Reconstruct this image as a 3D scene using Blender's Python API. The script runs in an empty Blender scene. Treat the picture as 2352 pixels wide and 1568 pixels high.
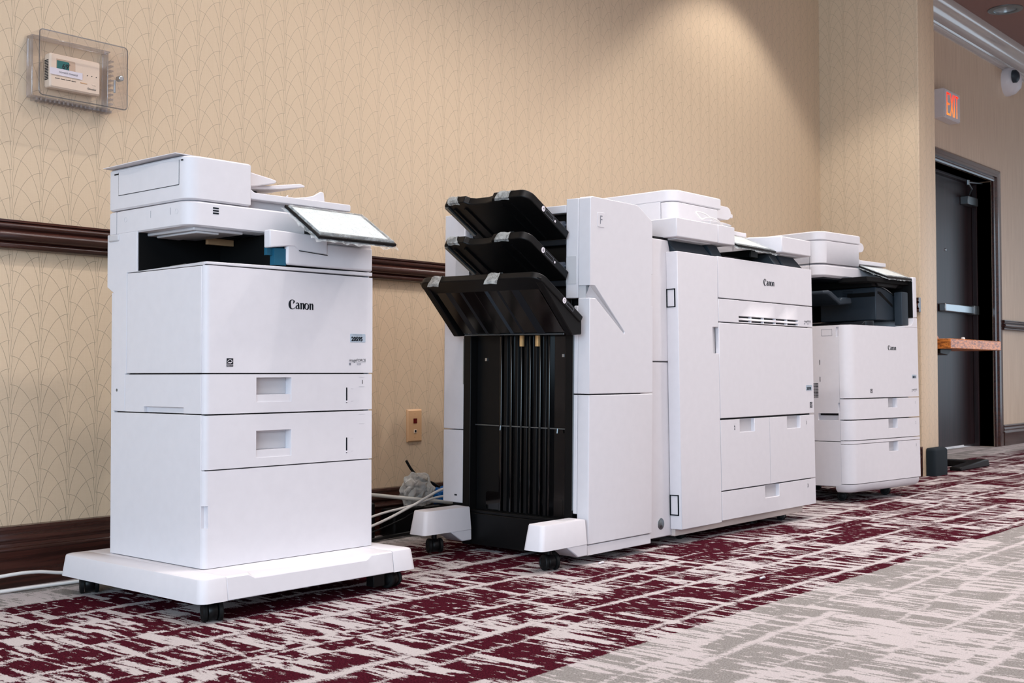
import bpy, bmesh, math, random
from mathutils import Vector, Matrix, noise
from math import sin, cos, pi, sqrt, radians
random.seed(7)
SC = bpy.context.scene
COL = SC.collection

# ------------------------------------------------------------------ materials
class S:
    """tiny wrapper so shader maths can be written as expressions"""
    def __init__(s, nt, sock): s.nt, s.k = nt, sock
    def m(s, op, *a):
        n = s.nt.nodes.new('ShaderNodeMath'); n.operation = op
        for i, v in enumerate((s,) + a):
            if isinstance(v, S): s.nt.links.new(v.k, n.inputs[i])
            else: n.inputs[i].default_value = v
        return S(s.nt, n.outputs[0])
    def __add__(s, o): return s.m('ADD', o)
    def __sub__(s, o): return s.m('SUBTRACT', o)
    def __mul__(s, o): return s.m('MULTIPLY', o)
    def __truediv__(s, o): return s.m('DIVIDE', o)
    def rsub(s, v): return (s * -1.0) + v
    def fract(s): return s.m('FRACT')
    def abs(s): return s.m('ABSOLUTE')
    def sqrt(s): return s.m('SQRT')
    def max(s, o): return s.m('MAXIMUM', o)
    def min(s, o): return s.m('MINIMUM', o)
    def gt(s, o): return s.m('GREATER_THAN', o)
    def lt(s, o): return s.m('LESS_THAN', o)
    def step(s, a, b, t0=0.0, t1=1.0):
        n = s.nt.nodes.new('ShaderNodeMapRange'); n.interpolation_type = 'SMOOTHSTEP'
        s.nt.links.new(s.k, n.inputs[0])
        for i, v in enumerate((a, b, t0, t1)):
            if isinstance(v, S): s.nt.links.new(v.k, n.inputs[i + 1])
            else: n.inputs[i + 1].default_value = v
        return S(s.nt, n.outputs[0])

def lin(c): return tuple((v / 12.92 if v <= .04045 else ((v + .055) / 1.055) ** 2.4) for v in c)
def rgb(r, g, b): return lin((r / 255, g / 255, b / 255)) + (1,)

def new_mat(name):
    m = bpy.data.materials.new(name); m.use_nodes = True
    nt = m.node_tree; b = nt.nodes['Principled BSDF']
    return m, nt, b
def pos(nt):
    g = nt.nodes.new('ShaderNodeNewGeometry'); x = nt.nodes.new('ShaderNodeSeparateXYZ')
    nt.links.new(g.outputs['Position'], x.inputs[0])
    return [S(nt, x.outputs[i]) for i in range(3)]
def objpos(nt):
    g = nt.nodes.new('ShaderNodeTexCoord'); x = nt.nodes.new('ShaderNodeSeparateXYZ')
    nt.links.new(g.outputs['Object'], x.inputs[0])
    return [S(nt, x.outputs[i]) for i in range(3)]
def vec(nt, x, y, z=0.0):
    n = nt.nodes.new('ShaderNodeCombineXYZ')
    for i, v in enumerate((x, y, z)):
        if isinstance(v, S): nt.links.new(v.k, n.inputs[i])
        else: n.inputs[i].default_value = v
    return n.outputs[0]
def noise_tex(nt, v, scale=5, detail=2, rough=.5, out=0):
    n = nt.nodes.new('ShaderNodeTexNoise'); n.inputs['Scale'].default_value = scale
    n.inputs['Detail'].default_value = detail; n.inputs['Roughness'].default_value = rough
    if v is not None: nt.links.new(v, n.inputs['Vector'])
    return S(nt, n.outputs[out])
def white(nt, v):
    n = nt.nodes.new('ShaderNodeTexWhiteNoise'); n.noise_dimensions = '2D'; nt.links.new(v, n.inputs['Vector'])
    return S(nt, n.outputs[0])
def mix(nt, f, a, b):
    n = nt.nodes.new('ShaderNodeMix'); n.data_type = 'RGBA'
    if isinstance(f, S): nt.links.new(f.k, n.inputs[0])
    else: n.inputs[0].default_value = f
    for i, c in ((6, a), (7, b)):
        if hasattr(c, 'is_linked') or isinstance(c, bpy.types.NodeSocket): nt.links.new(c, n.inputs[i])
        else: n.inputs[i].default_value = c
    return n.outputs[2]
def bump(nt, b, h, strength=.3, dist=.002):
    n = nt.nodes.new('ShaderNodeBump'); n.inputs['Strength'].default_value = strength
    n.inputs['Distance'].default_value = dist; nt.links.new(h.k, n.inputs['Height'])
    nt.links.new(n.outputs[0], b.inputs['Normal'])

def plain(name, col, rough=.5, metal=0.0, spec=.5, grain=0.0, coat=0.0):
    m, nt, b = new_mat(name)
    x, y, z = objpos(nt)
    v = noise_tex(nt, vec(nt, x, y, z), 35, 3)
    c2 = tuple(min(1, k * 1.05) for k in col[:3]) + (1,)
    nt.links.new(mix(nt, v, tuple(k * .97 for k in col[:3]) + (1,), c2), b.inputs['Base Color'])
    b.inputs['Roughness'].default_value = rough; b.inputs['Metallic'].default_value = metal
    b.inputs['Specular IOR Level'].default_value = spec
    b.inputs['Specular IOR Level'].default_value = .5 if coat > .1 else .22
    b.inputs['Coat Weight'].default_value = coat; b.inputs['Coat Roughness'].default_value = .12
    if grain:
        bump(nt, b, noise_tex(nt, vec(nt, x, y, z), 900, 2), grain, .0006)
    return m

M = {}
M['white'] = plain('white_plastic', rgb(211, 208, 212), .42, grain=.12)
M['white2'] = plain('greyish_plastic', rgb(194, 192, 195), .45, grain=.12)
M['chassis'] = plain('chassis_gap_shade', rgb(16, 17, 19), .6)  # dark core colour puts the shade into gaps between panels
M['black'] = plain('black_plastic', rgb(10, 10, 11), .40, spec=.28, grain=.15)
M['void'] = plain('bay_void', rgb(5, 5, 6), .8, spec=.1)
M['gloss'] = plain('black_gloss', rgb(5, 5, 6), .10, spec=.35, coat=.2)
M['slate'] = plain('slate_plastic', rgb(44, 52, 60), .42, grain=.15)
M['slate_d'] = plain('dark_slate_plastic', rgb(24, 27, 32), .42, grain=.15)
M['teal'] = plain('teal_lit_plastic', rgb(30, 84, 108), .35)  # teal light on dark grey plastic, put into the colour
M['rubber'] = plain('rubber', rgb(13, 14, 15), .55)
M['ink'] = plain('printed_ink', rgb(12, 20, 28), .5)
M['inkgrey'] = plain('printed_grey', rgb(120, 122, 132), .5)
M['tag'] = plain('asset_tag', rgb(172, 184, 196), .4)
M['paper'] = plain('label_white', rgb(222, 216, 222), .5)
M['steel'] = plain('brushed_steel', rgb(190, 196, 200), .3, metal=1)
M['steel2'] = plain('dull_steel', rgb(130, 138, 142), .38, metal=.9)
M['copper'] = plain('brass_tab', rgb(228, 186, 130), .4, metal=.4)
M['cream'] = plain('cream_plastic', rgb(226, 205, 184), .42)
M['tan'] = plain('almond_plate', rgb(205, 165, 125), .4)
M['cable'] = plain('white_cable', rgb(218, 216, 214), .45)
M['cablegrey'] = plain('grey_cable', rgb(196, 195, 190), .45)
M['cableblk'] = plain('black_cable', rgb(20, 22, 24), .4)
M['blue'] = plain('blue_bag', rgb(20, 96, 168), .35)
M['lcd'] = plain('lcd', rgb(48, 108, 104), .2)
M['screen'] = plain('touch_screen', rgb(222, 228, 228), .25)
M['fabric'] = plain('black_pad', rgb(24, 32, 38), .85, grain=.5)
M['ceil'] = plain('ceiling_paint', rgb(138, 110, 104), .8)
M['crown'] = plain('crown_gloss', rgb(184, 178, 174), .16, coat=.7)
M['alum'] = plain('can_reflector', rgb(176, 184, 188), .3, metal=.35)

def mahogany(name, c1, c2, rough=.22, axis=0, coat=.35):
    m, nt, b = new_mat(name)
    p = pos(nt)
    s = [55.0, 55.0, 55.0]; s[axis] = 2.2
    v = noise_tex(nt, vec(nt, p[0] * s[0], p[1] * s[1], p[2] * s[2]), 1, 5, .62)
    sc = noise_tex(nt, vec(nt, p[0] * 9.0, p[1] * 60.0, p[2] * 60.0), 1, 4, .8).step(.70, .78)
    col = mix(nt, v.step(.3, .7), c1, c2)
    nt.links.new(mix(nt, sc * .25, col, rgb(150, 100, 70)), b.inputs['Base Color'])
    b.inputs['Roughness'].default_value = rough
    b.inputs['Coat Weight'].default_value = coat; b.inputs['Coat Roughness'].default_value = .15
    bump(nt, b, v, .08, .001)
    return m
M['mahog'] = mahogany('mahogany_trim', rgb(38, 19, 16), rgb(70, 38, 31))
M['mahogy'] = mahogany('mahogany_trim_return', rgb(38, 19, 16), rgb(70, 38, 31), axis=1)
M['door'] = mahogany('door_veneer', rgb(22, 13, 16), rgb(46, 28, 32), .42, axis=2, coat=.04)

def burl():
    m, nt, b = new_mat('burl_edge')
    p = pos(nt)
    v = noise_tex(nt, vec(nt, p[0] * 22.0, p[1] * 22.0, p[2] * 90.0), 1, 5, .7)
    w = noise_tex(nt, vec(nt, p[0] * 60.0, p[1] * 60.0, p[2] * 200.0), 1, 3, .7).step(.52, .66)
    col = mix(nt, v.step(.35, .62), rgb(118, 52, 18), rgb(226, 138, 62))
    nt.links.new(mix(nt, w * .8, col, rgb(60, 24, 12)), b.inputs['Base Color'])
    b.inputs['Roughness'].default_value = .3
    return m
M['burl'] = burl()

def wallpaper(name, horiz, base, base2, ink, p=.0866, r=.0787, x0=1.618, z0=.869):
    m, nt, b = new_mat(name)
    P = pos(nt); x = P[horiz]; z = P[2]
    wob = noise_tex(nt, vec(nt, P[0], P[1], P[2]), 14, 2)
    u = ((x - x0) / p).fract()
    v = (z - z0) / r
    def family(u, off):
        q = (u * u).rsub(1.0).max(.002).sqrt()
        vo = v + off
        g = vo + q.rsub(1.0) * 2.25
        d = ((g + .5).fract() - .5).abs()
        gx = (u / q) * (2.25 / p)
        grad = (gx * gx + (1 / r) ** 2).sqrt()
        curve = (d / grad).step(.0003, .0011, 1, 0) * u.lt(.955)
        stem = ((u - vo.fract() * .072).abs() * p).step(.0002, .0009, 1, 0)
        return curve.max(stem)
    line = family(u, 0.0).max(family(u.rsub(1.0), .45))
    brk = noise_tex(nt, vec(nt, P[0] * 60.0, P[1] * 60.0, P[2] * 60.0), 1, 2).step(.25, .5, .55, 1)
    # horizontal laid-paper fibre
    fib = noise_tex(nt, vec(nt, P[0] * 25.0, P[1] * 25.0, P[2] * 420.0), 1, 4, .65)
    ver = noise_tex(nt, vec(nt, x * 300.0, 0.0, z * 4.0), 1, 2, .6)
    col = mix(nt, fib * .55 + ver * .45, base, base2)
    nt.links.new(mix(nt, line * brk * .47, col, ink), b.inputs['Base Color'])
    b.inputs['Roughness'].default_value = .42
    b.inputs['Specular IOR Level'].default_value = .45
    mt = line * .45
    nt.links.new(mt.k, b.inputs['Metallic'])
    bump(nt, b, fib + line * .8 + wob * .3, .22, .0012)
    return m
WB, WB2, WI = rgb(198, 175, 147), rgb(212, 190, 163), rgb(122, 120, 108)
M['wall'] = wallpaper('wallpaper_scallop', 0, WB, WB2, WI)
M['wally'] = wallpaper('wallpaper_scallop_return', 1, WB, WB2, WI, x0=.02)
def strie():
    m, nt, b = new_mat('wallpaper_strie')
    P = pos(nt)
    v = noise_tex(nt, vec(nt, P[0] * 90.0, P[1] * 90.0, P[2] * 2.5), 1, 4, .7)
    nt.links.new(mix(nt, v.step(.3, .7), rgb(198, 174, 150), rgb(216, 194, 170)), b.inputs['Base Color'])
    b.inputs['Roughness'].default_value = .5
    bump(nt, b, v, .15, .001)
    return m
M['strie'] = strie()

def carpet():
    m, nt, b = new_mat('patterned_carpet')
    X, Y, Z = pos(nt)
    pv = vec(nt, X, Y, 0.0)
    j1 = noise_tex(nt, pv, 190, 2, .75) - .5
    j2 = noise_tex(nt, vec(nt, X * 330.0, Y * 70.0, 4.0), 1, 2, .75) - .5
    w1 = noise_tex(nt, pv, 9, 2) - .5
    w2 = noise_tex(nt, vec(nt, X + 3.3, Y + 5.1, 0.0), 9, 2) - .5
    x = X + j1 * .020 + w1 * .016
    slow = noise_tex(nt, vec(nt, X * .5, Y * 2.4, 0.0), 1, 1) - .5
    y = Y + j2 * .046 + w2 * .030 + slow * .20
    band = (Y + j2 * .02 + w1 * .02).gt(-1.717) * (Y + j2 * .02 + w1 * .02).lt(-.285)
    # woven blocks: rows along X, cut at different places in every row
    row = y / .235 + .13; ri = row.m('FLOOR'); rf = row - ri
    rnd = white(nt, vec(nt, ri, 3.0))
    half = rnd * .4 + .32
    sub = ri * 2.0 + rf.gt(half)                      # every row is split once more
    cxx = x / .27 + white(nt, vec(nt, sub, 8.0)) * 7.0; ci = cxx.m('FLOOR'); cf = cxx - ci
    cell = white(nt, vec(nt, ci, sub * 1.7 + 11.0))
    cell2 = white(nt, vec(nt, ci + 31.0, ri + 5.0))
    l1 = (rf - .06).abs().lt(cell2 * .035 + .022) * cell2.gt(.16)
    l2 = (rf - half).abs().lt(.030) * cell.gt(.35)
    lx = (cf - .5).abs().lt(.045) * cell.gt(.25)
    # streaks running into the room
    fine = noise_tex(nt, vec(nt, x * 64.0, y * 5.0 + sub * 9.0), 1, 2, .55)
    med = noise_tex(nt, vec(nt, x * 24.0, y * 4.2 + sub * 5.0 + 40.0), 1, 1, .5)
    patch = noise_tex(nt, vec(nt, x * 7.0, y * 7.0), 1, 1)
    thr = (cell - .5) * -.15 + (patch - .5) * .24 + .515 + band * .033
    st = (fine * .55 + med * .45).gt(thr)
    spk = noise_tex(nt, vec(nt, x * 60.0, y * 30.0, 3.0), 1, 2, .6).gt(.632)
    cream = st.max(l1).max(l2).max(lx).max(spk)
    # flecks of pile colour inside the light yarn
    cream = cream * noise_tex(nt, vec(nt, x * 75.0, y * 14.0, 9.0), 1, 2, .6).lt(.62)
    # burgundy runs as a band along the wall, grey field on both sides of it
    soft = noise_tex(nt, pv, 900, 2, .8)
    pile = noise_tex(nt, vec(nt, X * 1.0, Y * 1.0, 0.0), 260, 4, .8)
    red = mix(nt, pile.step(.32, .68), rgb(34, 8, 16), rgb(104, 30, 48))
    grey = mix(nt, pile.step(.3, .7), rgb(132, 126, 122), rgb(190, 184, 180))
    crm = mix(nt, pile.step(.25, .75), rgb(204, 193, 192), rgb(236, 227, 226))
    dark = mix(nt, band, grey, red)
    nt.links.new(mix(nt, cream, dark, crm), b.inputs['Base Color'])
    b.inputs['Roughness'].default_value = .98; b.inputs['Specular IOR Level'].default_value = .03
    bump(nt, b, pile + soft * .6, .9, .006)
    return m
M['carpet'] = carpet()

def clear(name, tint, rough=.05, ior_mix=.12, strength=1.0):
    m, nt, b = new_mat(name); nt.nodes.remove(b)
    out = nt.nodes['Material Output']
    t = nt.nodes.new('ShaderNodeBsdfTransparent'); t.inputs[0].default_value = tint
    g = nt.nodes.new('ShaderNodeBsdfGlossy'); g.inputs['Roughness'].default_value = rough
    g.inputs[0].default_value = (.95, .97, 1, 1)
    l = nt.nodes.new('ShaderNodeLayerWeight'); l.inputs[0].default_value = .35
    f = S(nt, l.outputs['Fresnel']) * strength + ior_mix * .5
    mx = nt.nodes.new('ShaderNodeMixShader'); nt.links.new(f.min(.9).k, mx.inputs[0])
    nt.links.new(t.outputs[0], mx.inputs[1]); nt.links.new(g.outputs[0], mx.inputs[2])
    nt.links.new(mx.outputs[0], out.inputs[0])
    return m
M['acrylic'] = clear('clear_acrylic', (.965, .955, .96, 1), .04, .02, .22)
M['acrylic_edge'] = clear('clear_acrylic_edge', (.62, .64, .67, 1), .1, .16, .5)
def milky(name, a, rough, col):
    m, nt, b = new_mat(name); x, y, z = objpos(nt)
    n = noise_tex(nt, vec(nt, x, y, z), 60, 3, .6)
    nt.links.new((n.step(.25, .8, a * .6, min(1, a * 1.7))).k, b.inputs['Alpha'])
    b.inputs['Base Color'].default_value = col; b.inputs['Roughness'].default_value = rough
    b.inputs['Specular IOR Level'].default_value = .9
    return m
M['acrylic_rib'] = clear('clear_acrylic_rib', (.86, .86, .88, 1), .12, .16, .5)
M['film'] = milky('plastic_film', .30, .12, rgb(214, 222, 224))
M['tape'] = milky('clear_tape', .45, .25, rgb(196, 198, 196))
def bagmat():
    m, nt, b = new_mat('thin_plastic_bag'); b.inputs['Base Color'].default_value = rgb(228, 230, 228)
    b.inputs['Roughness'].default_value = .25
    l = nt.nodes.new('ShaderNodeLayerWeight'); l.inputs[0].default_value = .55
    nt.links.new(S(nt, l.outputs['Facing']).step(.1, .95, .36, .92).k, b.inputs['Alpha'])
    x, y, z = objpos(nt)
    vo = nt.nodes.new('ShaderNodeTexVoronoi'); vo.feature = 'DISTANCE_TO_EDGE'; vo.inputs['Scale'].default_value = 34
    wv = noise_tex(nt, vec(nt, x, y, z), 18, 2)
    nt.links.new(vec(nt, x + wv * .05, y * .6 + wv * .03, z + wv * .02), vo.inputs['Vector'])
    bump(nt, b, S(nt, vo.outputs['Distance']) + wv * .6, .8, .03)
    return m
M['bag'] = bagmat()
def emit(name, c, s):
    m, nt, b = new_mat(name)
    x, y, z = objpos(nt)
    col = mix(nt, z.step(-.09, .09), c[0], c[1])
    nt.links.new(col, b.inputs['Emission Color']); b.inputs['Emission Strength'].default_value = s
    b.inputs['Base Color'].default_value = c[1]
    return m
M['exit'] = emit('lit_letters', (rgb(255, 170, 60), rgb(255, 50, 20)), .95)

# ------------------------------------------------------------------ mesh building
class MB:
    def __init__(s): s.bm = bmesh.new()
    def face(s, vs):
        try: return s.bm.faces.new(vs)
        except ValueError: return None
    def v(s, p): return s.bm.verts.new(p)
    def poly(s, pts): s.face([s.v(p) for p in pts]); return s
    def box(s, x0, x1, y0, y1, z0, z1): return s.loft([[(x0, y0, z), (x1, y0, z), (x1, y1, z), (x0, y1, z)] for z in (z0, z1)])
    def loft(s, rings, cap=True):
        R = [[s.v(p) for p in r] for r in rings]; n = len(R[0])
        for a, b in zip(R, R[1:]):
            for i in range(n): s.face([a[i], a[(i + 1) % n], b[(i + 1) % n], b[i]])
        if cap: s.face(R[0][::-1]); s.face(R[-1])
        return s
    def prism(s, pts, ax, a, b):
        f = {'x': lambda p, t: (t, p[0], p[1]), 'y': lambda p, t: (p[0], t, p[1]), 'z': lambda p, t: (p[0], p[1], t)}[ax]
        return s.loft([[f(p, t) for p in pts] for t in (a, b)])
    def rbox(s, x0, x1, y0, y1, z0, z1, r, n=6, e=.003, taper=0.0):
        """upright box with rounded vertical corners (r: one radius or fl,fr,br,bl) and eased top and bottom"""
        def ring(i, z): return [(p[0], p[1], z) for p in rrect(x0 + i, x1 - i, y0 + i, y1 - i, r, n)]
        return s.loft([ring(e, z0), ring(0, z0 + e), ring(taper, z1 - e), ring(taper + e, z1)])
    def tube(s, pts, r, n=10, cap=True):
        pts = [Vector(p) for p in pts]; rings = []; prev = None
        for i, p in enumerate(pts):
            t = (pts[min(i + 1, len(pts) - 1)] - pts[max(i - 1, 0)]).normalized()
            if prev is None:
                a = t.orthogonal().normalized()
            else:
                a = (prev - t * prev.dot(t)).normalized()
            prev = a; bb = t.cross(a)
            rr = r[i] if isinstance(r, (list, tuple)) else r
            rings.append([p + a * (rr * cos(2 * pi * k / n)) + bb * (rr * sin(2 * pi * k / n)) for k in range(n)])
        return s.loft(rings, cap)
    def lathe(s, prof, c, ax='z', n=24):
        """prof: list of (radius, height)"""
        rings = []
        for r, h in prof:
            ring = []
            for k in range(n):
                a = 2 * pi * k / n; u, w = max(r, 1e-5) * cos(a), max(r, 1e-5) * sin(a)
                ring.append({'z': (c[0] + u, c[1] + w, c[2] + h), 'y': (c[0] + u, c[1] + h, c[2] + w), 'x': (c[0] + h, c[1] + u, c[2] + w)}[ax])
            rings.append(ring)
        return s.loft(rings)
    def strip(s, pts, f):
        """flat variable-width stroke: pts (x, y, width); f maps 2D to 3D"""
        L, R = [], []
        for i, (x, y, w) in enumerate(pts):
            a = pts[max(i - 1, 0)]; b = pts[min(i + 1, len(pts) - 1)]
            dx, dy = b[0] - a[0], b[1] - a[1]; d = math.hypot(dx, dy) or 1
            nx, ny = -dy / d * w / 2, dx / d * w / 2
            L.append(s.v(f(x + nx, y + ny))); R.append(s.v(f(x - nx, y - ny)))
        for i in range(len(pts) - 1): s.face([L[i], R[i], R[i + 1], L[i + 1]])
        return s
    def build(s, name, mat, parent=None, bev=0.0, seg=2, smooth=35, label=None, xf=None):
        bmesh.ops.recalc_face_normals(s.bm, faces=s.bm.faces)
        if xf is not None: bmesh.ops.transform(s.bm, matrix=xf, verts=s.bm.verts)
        me = bpy.data.meshes.new(name); s.bm.to_mesh(me); s.bm.free()
        for p in me.polygons: p.use_smooth = True
        me.set_sharp_from_angle(angle=radians(smooth))
        me.materials.append(M[mat] if isinstance(mat, str) else mat)
        o = bpy.data.objects.new(name, me); COL.objects.link(o)
        if parent: o.parent = parent
        if bev:
            md = o.modifiers.new('soft_edges', 'BEVEL'); md.width = bev; md.segments = seg
            md.limit_method = 'ANGLE'; md.angle_limit = radians(38); md.harden_normals = False
        if label: o['label'] = label
        return o

def rrect(x0, x1, y0, y1, r, n=6):
    rs = r if isinstance(r, (tuple, list)) else (r,) * 4
    out = []
    for (cx, cy, a0), q in zip(((x0, y0, 180), (x1, y0, 270), (x1, y1, 0), (x0, y1, 90)), rs):
        q = max(q, 1e-4)
        ox = cx + (q if cx == x0 else -q); oy = cy + (q if cy == y0 else -q)
        for k in range(n + 1):
            a = radians(a0 + 90 * k / n); out.append((ox + q * cos(a), oy + q * sin(a)))
    return out
def arc(cx, cy, rx, ry, a0, a1, n=8): return [(cx + rx * cos(radians(a0 + (a1 - a0) * k / n)), cy + ry * sin(radians(a0 + (a1 - a0) * k / n))) for k in range(n + 1)]

def panel(x0, x1, z0, z1, y, th, pockets=(), wrap=0.0):
    """upright front panel (faces -y) with rectangular pockets (x0,x1,z0,z1,depth); wrap rounds its left edge"""
    b = MB()
    xs = {x0, x1}; zs = {z0, z1}
    for p in pockets: xs |= {max(p[0], x0), min(p[1], x1)}; zs |= {max(p[2], z0), min(p[3], z1)}
    if wrap: xs |= {x0 + wrap * k / 8 for k in range(9)}
    xs, zs = sorted(xs), sorted(zs)
    def dep(i, j):
        if i < 0 or j < 0 or i >= len(xs) - 1 or j >= len(zs) - 1: return th
        cx, cz = (xs[i] + xs[i + 1]) / 2, (zs[j] + zs[j + 1]) / 2
        for p in pockets:
            if p[0] < cx < p[1] and p[2] < cz < p[3]: return p[4]
        return 0.0
    cache = {}
    def P(i, j, d):
        k = (i, j, round(d, 5))
        if k not in cache:
            x = xs[i]
            if wrap and x < x0 + wrap - 1e-7:
                t = (1 - (x - x0) / wrap) * pi / 2; R = max(wrap - d, .0004)
                q = (x0 + wrap - R * sin(t), y + wrap - R * cos(t) + max(0, d - wrap), zs[j])
            else: q = (x, y + d, zs[j])
            cache[k] = b.v(q)
        return cache[k]
    for i in range(len(xs) - 1):
        for j in range(len(zs) - 1):
            d = dep(i, j)
            b.face([P(i, j, d), P(i + 1, j, d), P(i + 1, j + 1, d), P(i, j + 1, d)])
            b.face([P(i, j, th), P(i, j + 1, th), P(i + 1, j + 1, th), P(i + 1, j, th)])
            for di, dj in ((-1, 0), (1, 0), (0, -1), (0, 1)):
                e = dep(i + di, j + dj)
                if e > d:
                    if di: k = i + (di > 0); b.face([P(k, j, d), P(k, j + 1, d), P(k, j + 1, e), P(k, j, e)])
                    else: k = j + (dj > 0); b.face([P(i, k, d), P(i + 1, k, d), P(i + 1, k, e), P(i, k, e)])
    return b
def sidepanel(y0, y1, z0, z1, x, th, pockets=()):
    """same, facing -x; coordinates given as y,z"""
    b = panel(y0, y1, z0, z1, x, th, pockets)
    for v in b.bm.verts: v.co = Vector((v.co.y, v.co.x, v.co.z))
    return b

def text_mb(txt, size, f, bold=0.0, shear=0.0, sx=1.0, align='LEFT'):
    cu = bpy.data.curves.new('t', 'FONT'); cu.body = txt; cu.size = size; cu.offset = bold; cu.shear = shear
    cu.align_x = align; cu.resolution_u = 3
    o = bpy.data.objects.new('t', cu); COL.objects.link(o)
    dg = bpy.context.evaluated_depsgraph_get(); dg.update()
    me = bpy.data.meshes.new_from_object(o.evaluated_get(dg))
    b = MB(); b.bm.from_mesh(me)
    for v in b.bm.verts: v.co = Vector(f(v.co.x * sx, v.co.y))
    bpy.data.objects.remove(o); bpy.data.curves.remove(cu); bpy.data.meshes.remove(me)
    return b
def onfront(x, z, y): return lambda a, b: (x + a, y - .0006, z + b)
def text(name, txt, x, z, y, size, parent, mat='ink', **k):
    return text_mb(txt, size, onfront(x, z, y), **k).build(name, mat, parent)

def logo(parent, x, z, y, w):
    """the maker's word mark: high-contrast letters, width w"""
    k = w / 3.52; f = lambda a, b: (x + a * k, y - .0006, z + b * k)
    m = MB()
    # C with inward barb
    C = [(.56 + .50 * cos(radians(a)), .50 + .50 * sin(radians(a)), .07 + .27 * max(0, cos(radians(a - 185))) ** 1.5) for a in range(48, 322, 13)]
    m.strip([(p[0] + .5 * (p[2] - .07), p[1], p[2]) for p in C], f)
    m.poly([f(.72, .95), f(.94, .80), f(.62, .52)])
    # a
    m.strip([(1.06, .60, .10), (1.16, .69, .08), (1.29, .70, .12), (1.40, .60, .20), (1.43, .45, .23), (1.44, .2, .23), (1.50, .02, .22)], f)
    m.strip([(1.40, .42, .06), (1.22, .40, .10), (1.10, .30, .17), (1.09, .16, .19), (1.18, .05, .12), (1.32, .07, .07), (1.42, .16, .06)], f)
    # n
    def n(o):
        m.strip([(o + .02, .60, .05), (o + .10, .66, .10), (o + .15, .66, .12)], f)
        m.strip([(o + .17, 0, .21), (o + .17, .70, .21)], f)
        m.strip([(o + .24, .50, .05), (o + .36, .66, .09), (o + .46, .66, .15), (o + .51, .55, .21), (o + .51, 0, .21)], f)
    n(1.62)
    O = [(2.565 + .27 * cos(radians(a)), .35 + .33 * sin(radians(a)), .06 + .17 * abs(cos(radians(a + 12))) ** 1.4) for a in range(0, 361, 20)]
    m.strip(O, f)
    n(2.92)
    return m.build('logo', 'ink', parent)

def star_mark(parent, x, z, y, s):
    m = MB(); f = onfront(x, z, y)
    m.poly([f(0, 0), f(s, 0), f(s, s * 1.05), f(0, s * 1.05)])
    o = m.build('energy_mark', 'ink', parent)
    w = MB(); f = onfront(x, z, y - .0004)
    w.strip([(s * (.5 + .38 * cos(radians(a))), s * (.52 + .36 * sin(radians(a))), s * .07) for a in range(15, 170, 15)], f)
    w.strip([(s * .1, s * .42, s * .05), (s * .35, s * .5, s * .14), (s * .55, s * .46, s * .16), (s * .8, s * .56, s * .07)], f)
    w.poly([f(s * .78, s * .86), f(s * .70, s * .66), f(s * .88, s * .66)])
    w.strip([(0, s * .27, s * .03), (s, s * .27, s * .03)], f)
    w.build('star_swoosh', 'paper', o)
    text('mark_words', 'ENERGY STAR', x + s * .05, z + s * .06, y - .0006, s * .17, o, mat='paper', sx=.9 / (.17 * 6.9))
    return o
def asset_tag(parent, x, z, y, w, num):
    h = w * .42
    m = MB(); m.prism(rrect(x, x + w, z, z + h, h * .12, 4), 'y', y - .0008, y)
    o = m.build('number_tag', 'tag', parent, label='grey number tag ' + num)
    text('tag_number', num, x + w * .07, z + h * .16, y - .0008, h * .68, o, bold=.0008 * w / .056, sx=w * .86 / (h * .68 * 2.95))
    text('tag_caption', 'CUSTOMER SERVICE NO.', x + w * .14, z + h * .82, y - .0008, h * .13, o, sx=w * .72 / (h * .13 * 12.6))
def model_mark(parent, x, z, y, w, num):
    text('model_name', 'imageFORCE', x, z, y, w * .19, parent, sx=w / (w * .19 * 5.35))
    MB().poly([(x, y - .0006, z - w * .17), (x + w * .1, y - .0006, z - w * .17), (x + w * .1, y - .0006, z - w * .05), (x, y - .0006, z - w * .05)]).build('colour_square', 'inkgrey', parent)
    text('model_number', num, x + w * .46, z - w * .16, y, w * .13, parent, mat='inkgrey')
    MB().strip([(x + w * .12, z - w * .048, .0005), (x + w, z - w * .048, .0005)], lambda a, b: (a, y - .0006, b)).build('rule_line', 'inkgrey', parent)

def tag(o, label, cat, group=None, kind=None):
    if label: o['label'] = label
    if cat: o['category'] = cat
    if group: o['group'] = group
    if kind: o['kind'] = kind
    return o
def thing(name, loc, rz, tilt, label, cat, group=None):
    o = bpy.data.objects.new(name, None); COL.objects.link(o)
    o.empty_display_size = .1
    o.matrix_world = Matrix.Translation(loc) @ Matrix.Rotation(rz, 4, 'Z') @ Matrix.Rotation(tilt, 4, 'X')
    return tag(o, label, cat, group)
def struct(o): o['kind'] = 'structure'; return o

def caster(parent, x, y, rz=0.0, r=.025, top=.055, name='caster'):
    """twin-wheel furniture caster standing on z = 0"""
    X = Matrix.Translation((x, y, 0)) @ Matrix.Rotation(rz, 4, 'Z')
    h = MB()
    h.lathe([(.0, -.011), (r * .86, -.011), (r * .92, -.009), (r * .92, .009), (r * .86, .011), (0, .011)], (0, 0, r + .001), 'x', 20)
    h.lathe([(.009, 0), (.009, top - 1.6 * r)], (0, .006, 1.6 * r), 'z', 12)
    h.box(-.014, .014, -.012, .022, top - .006, top)
    o = h.build(name, 'black', parent, xf=X, smooth=40)
    for s in (-1, 1):
        w = MB(); a = .013 * s; d = .011 * s
        w.lathe([(.004, a), (r * .9, a), (r, a + d * .12), (r, a + d * .75), (r * .9, a + d), (r * .62, a + d * 1.08), (r * .55, a + d * .9), (.004, a + d * 1.1)], (0, 0, r), 'x', 24)
        w.build('wheel', 'rubber', o, xf=X, smooth=30)
    return o

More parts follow.
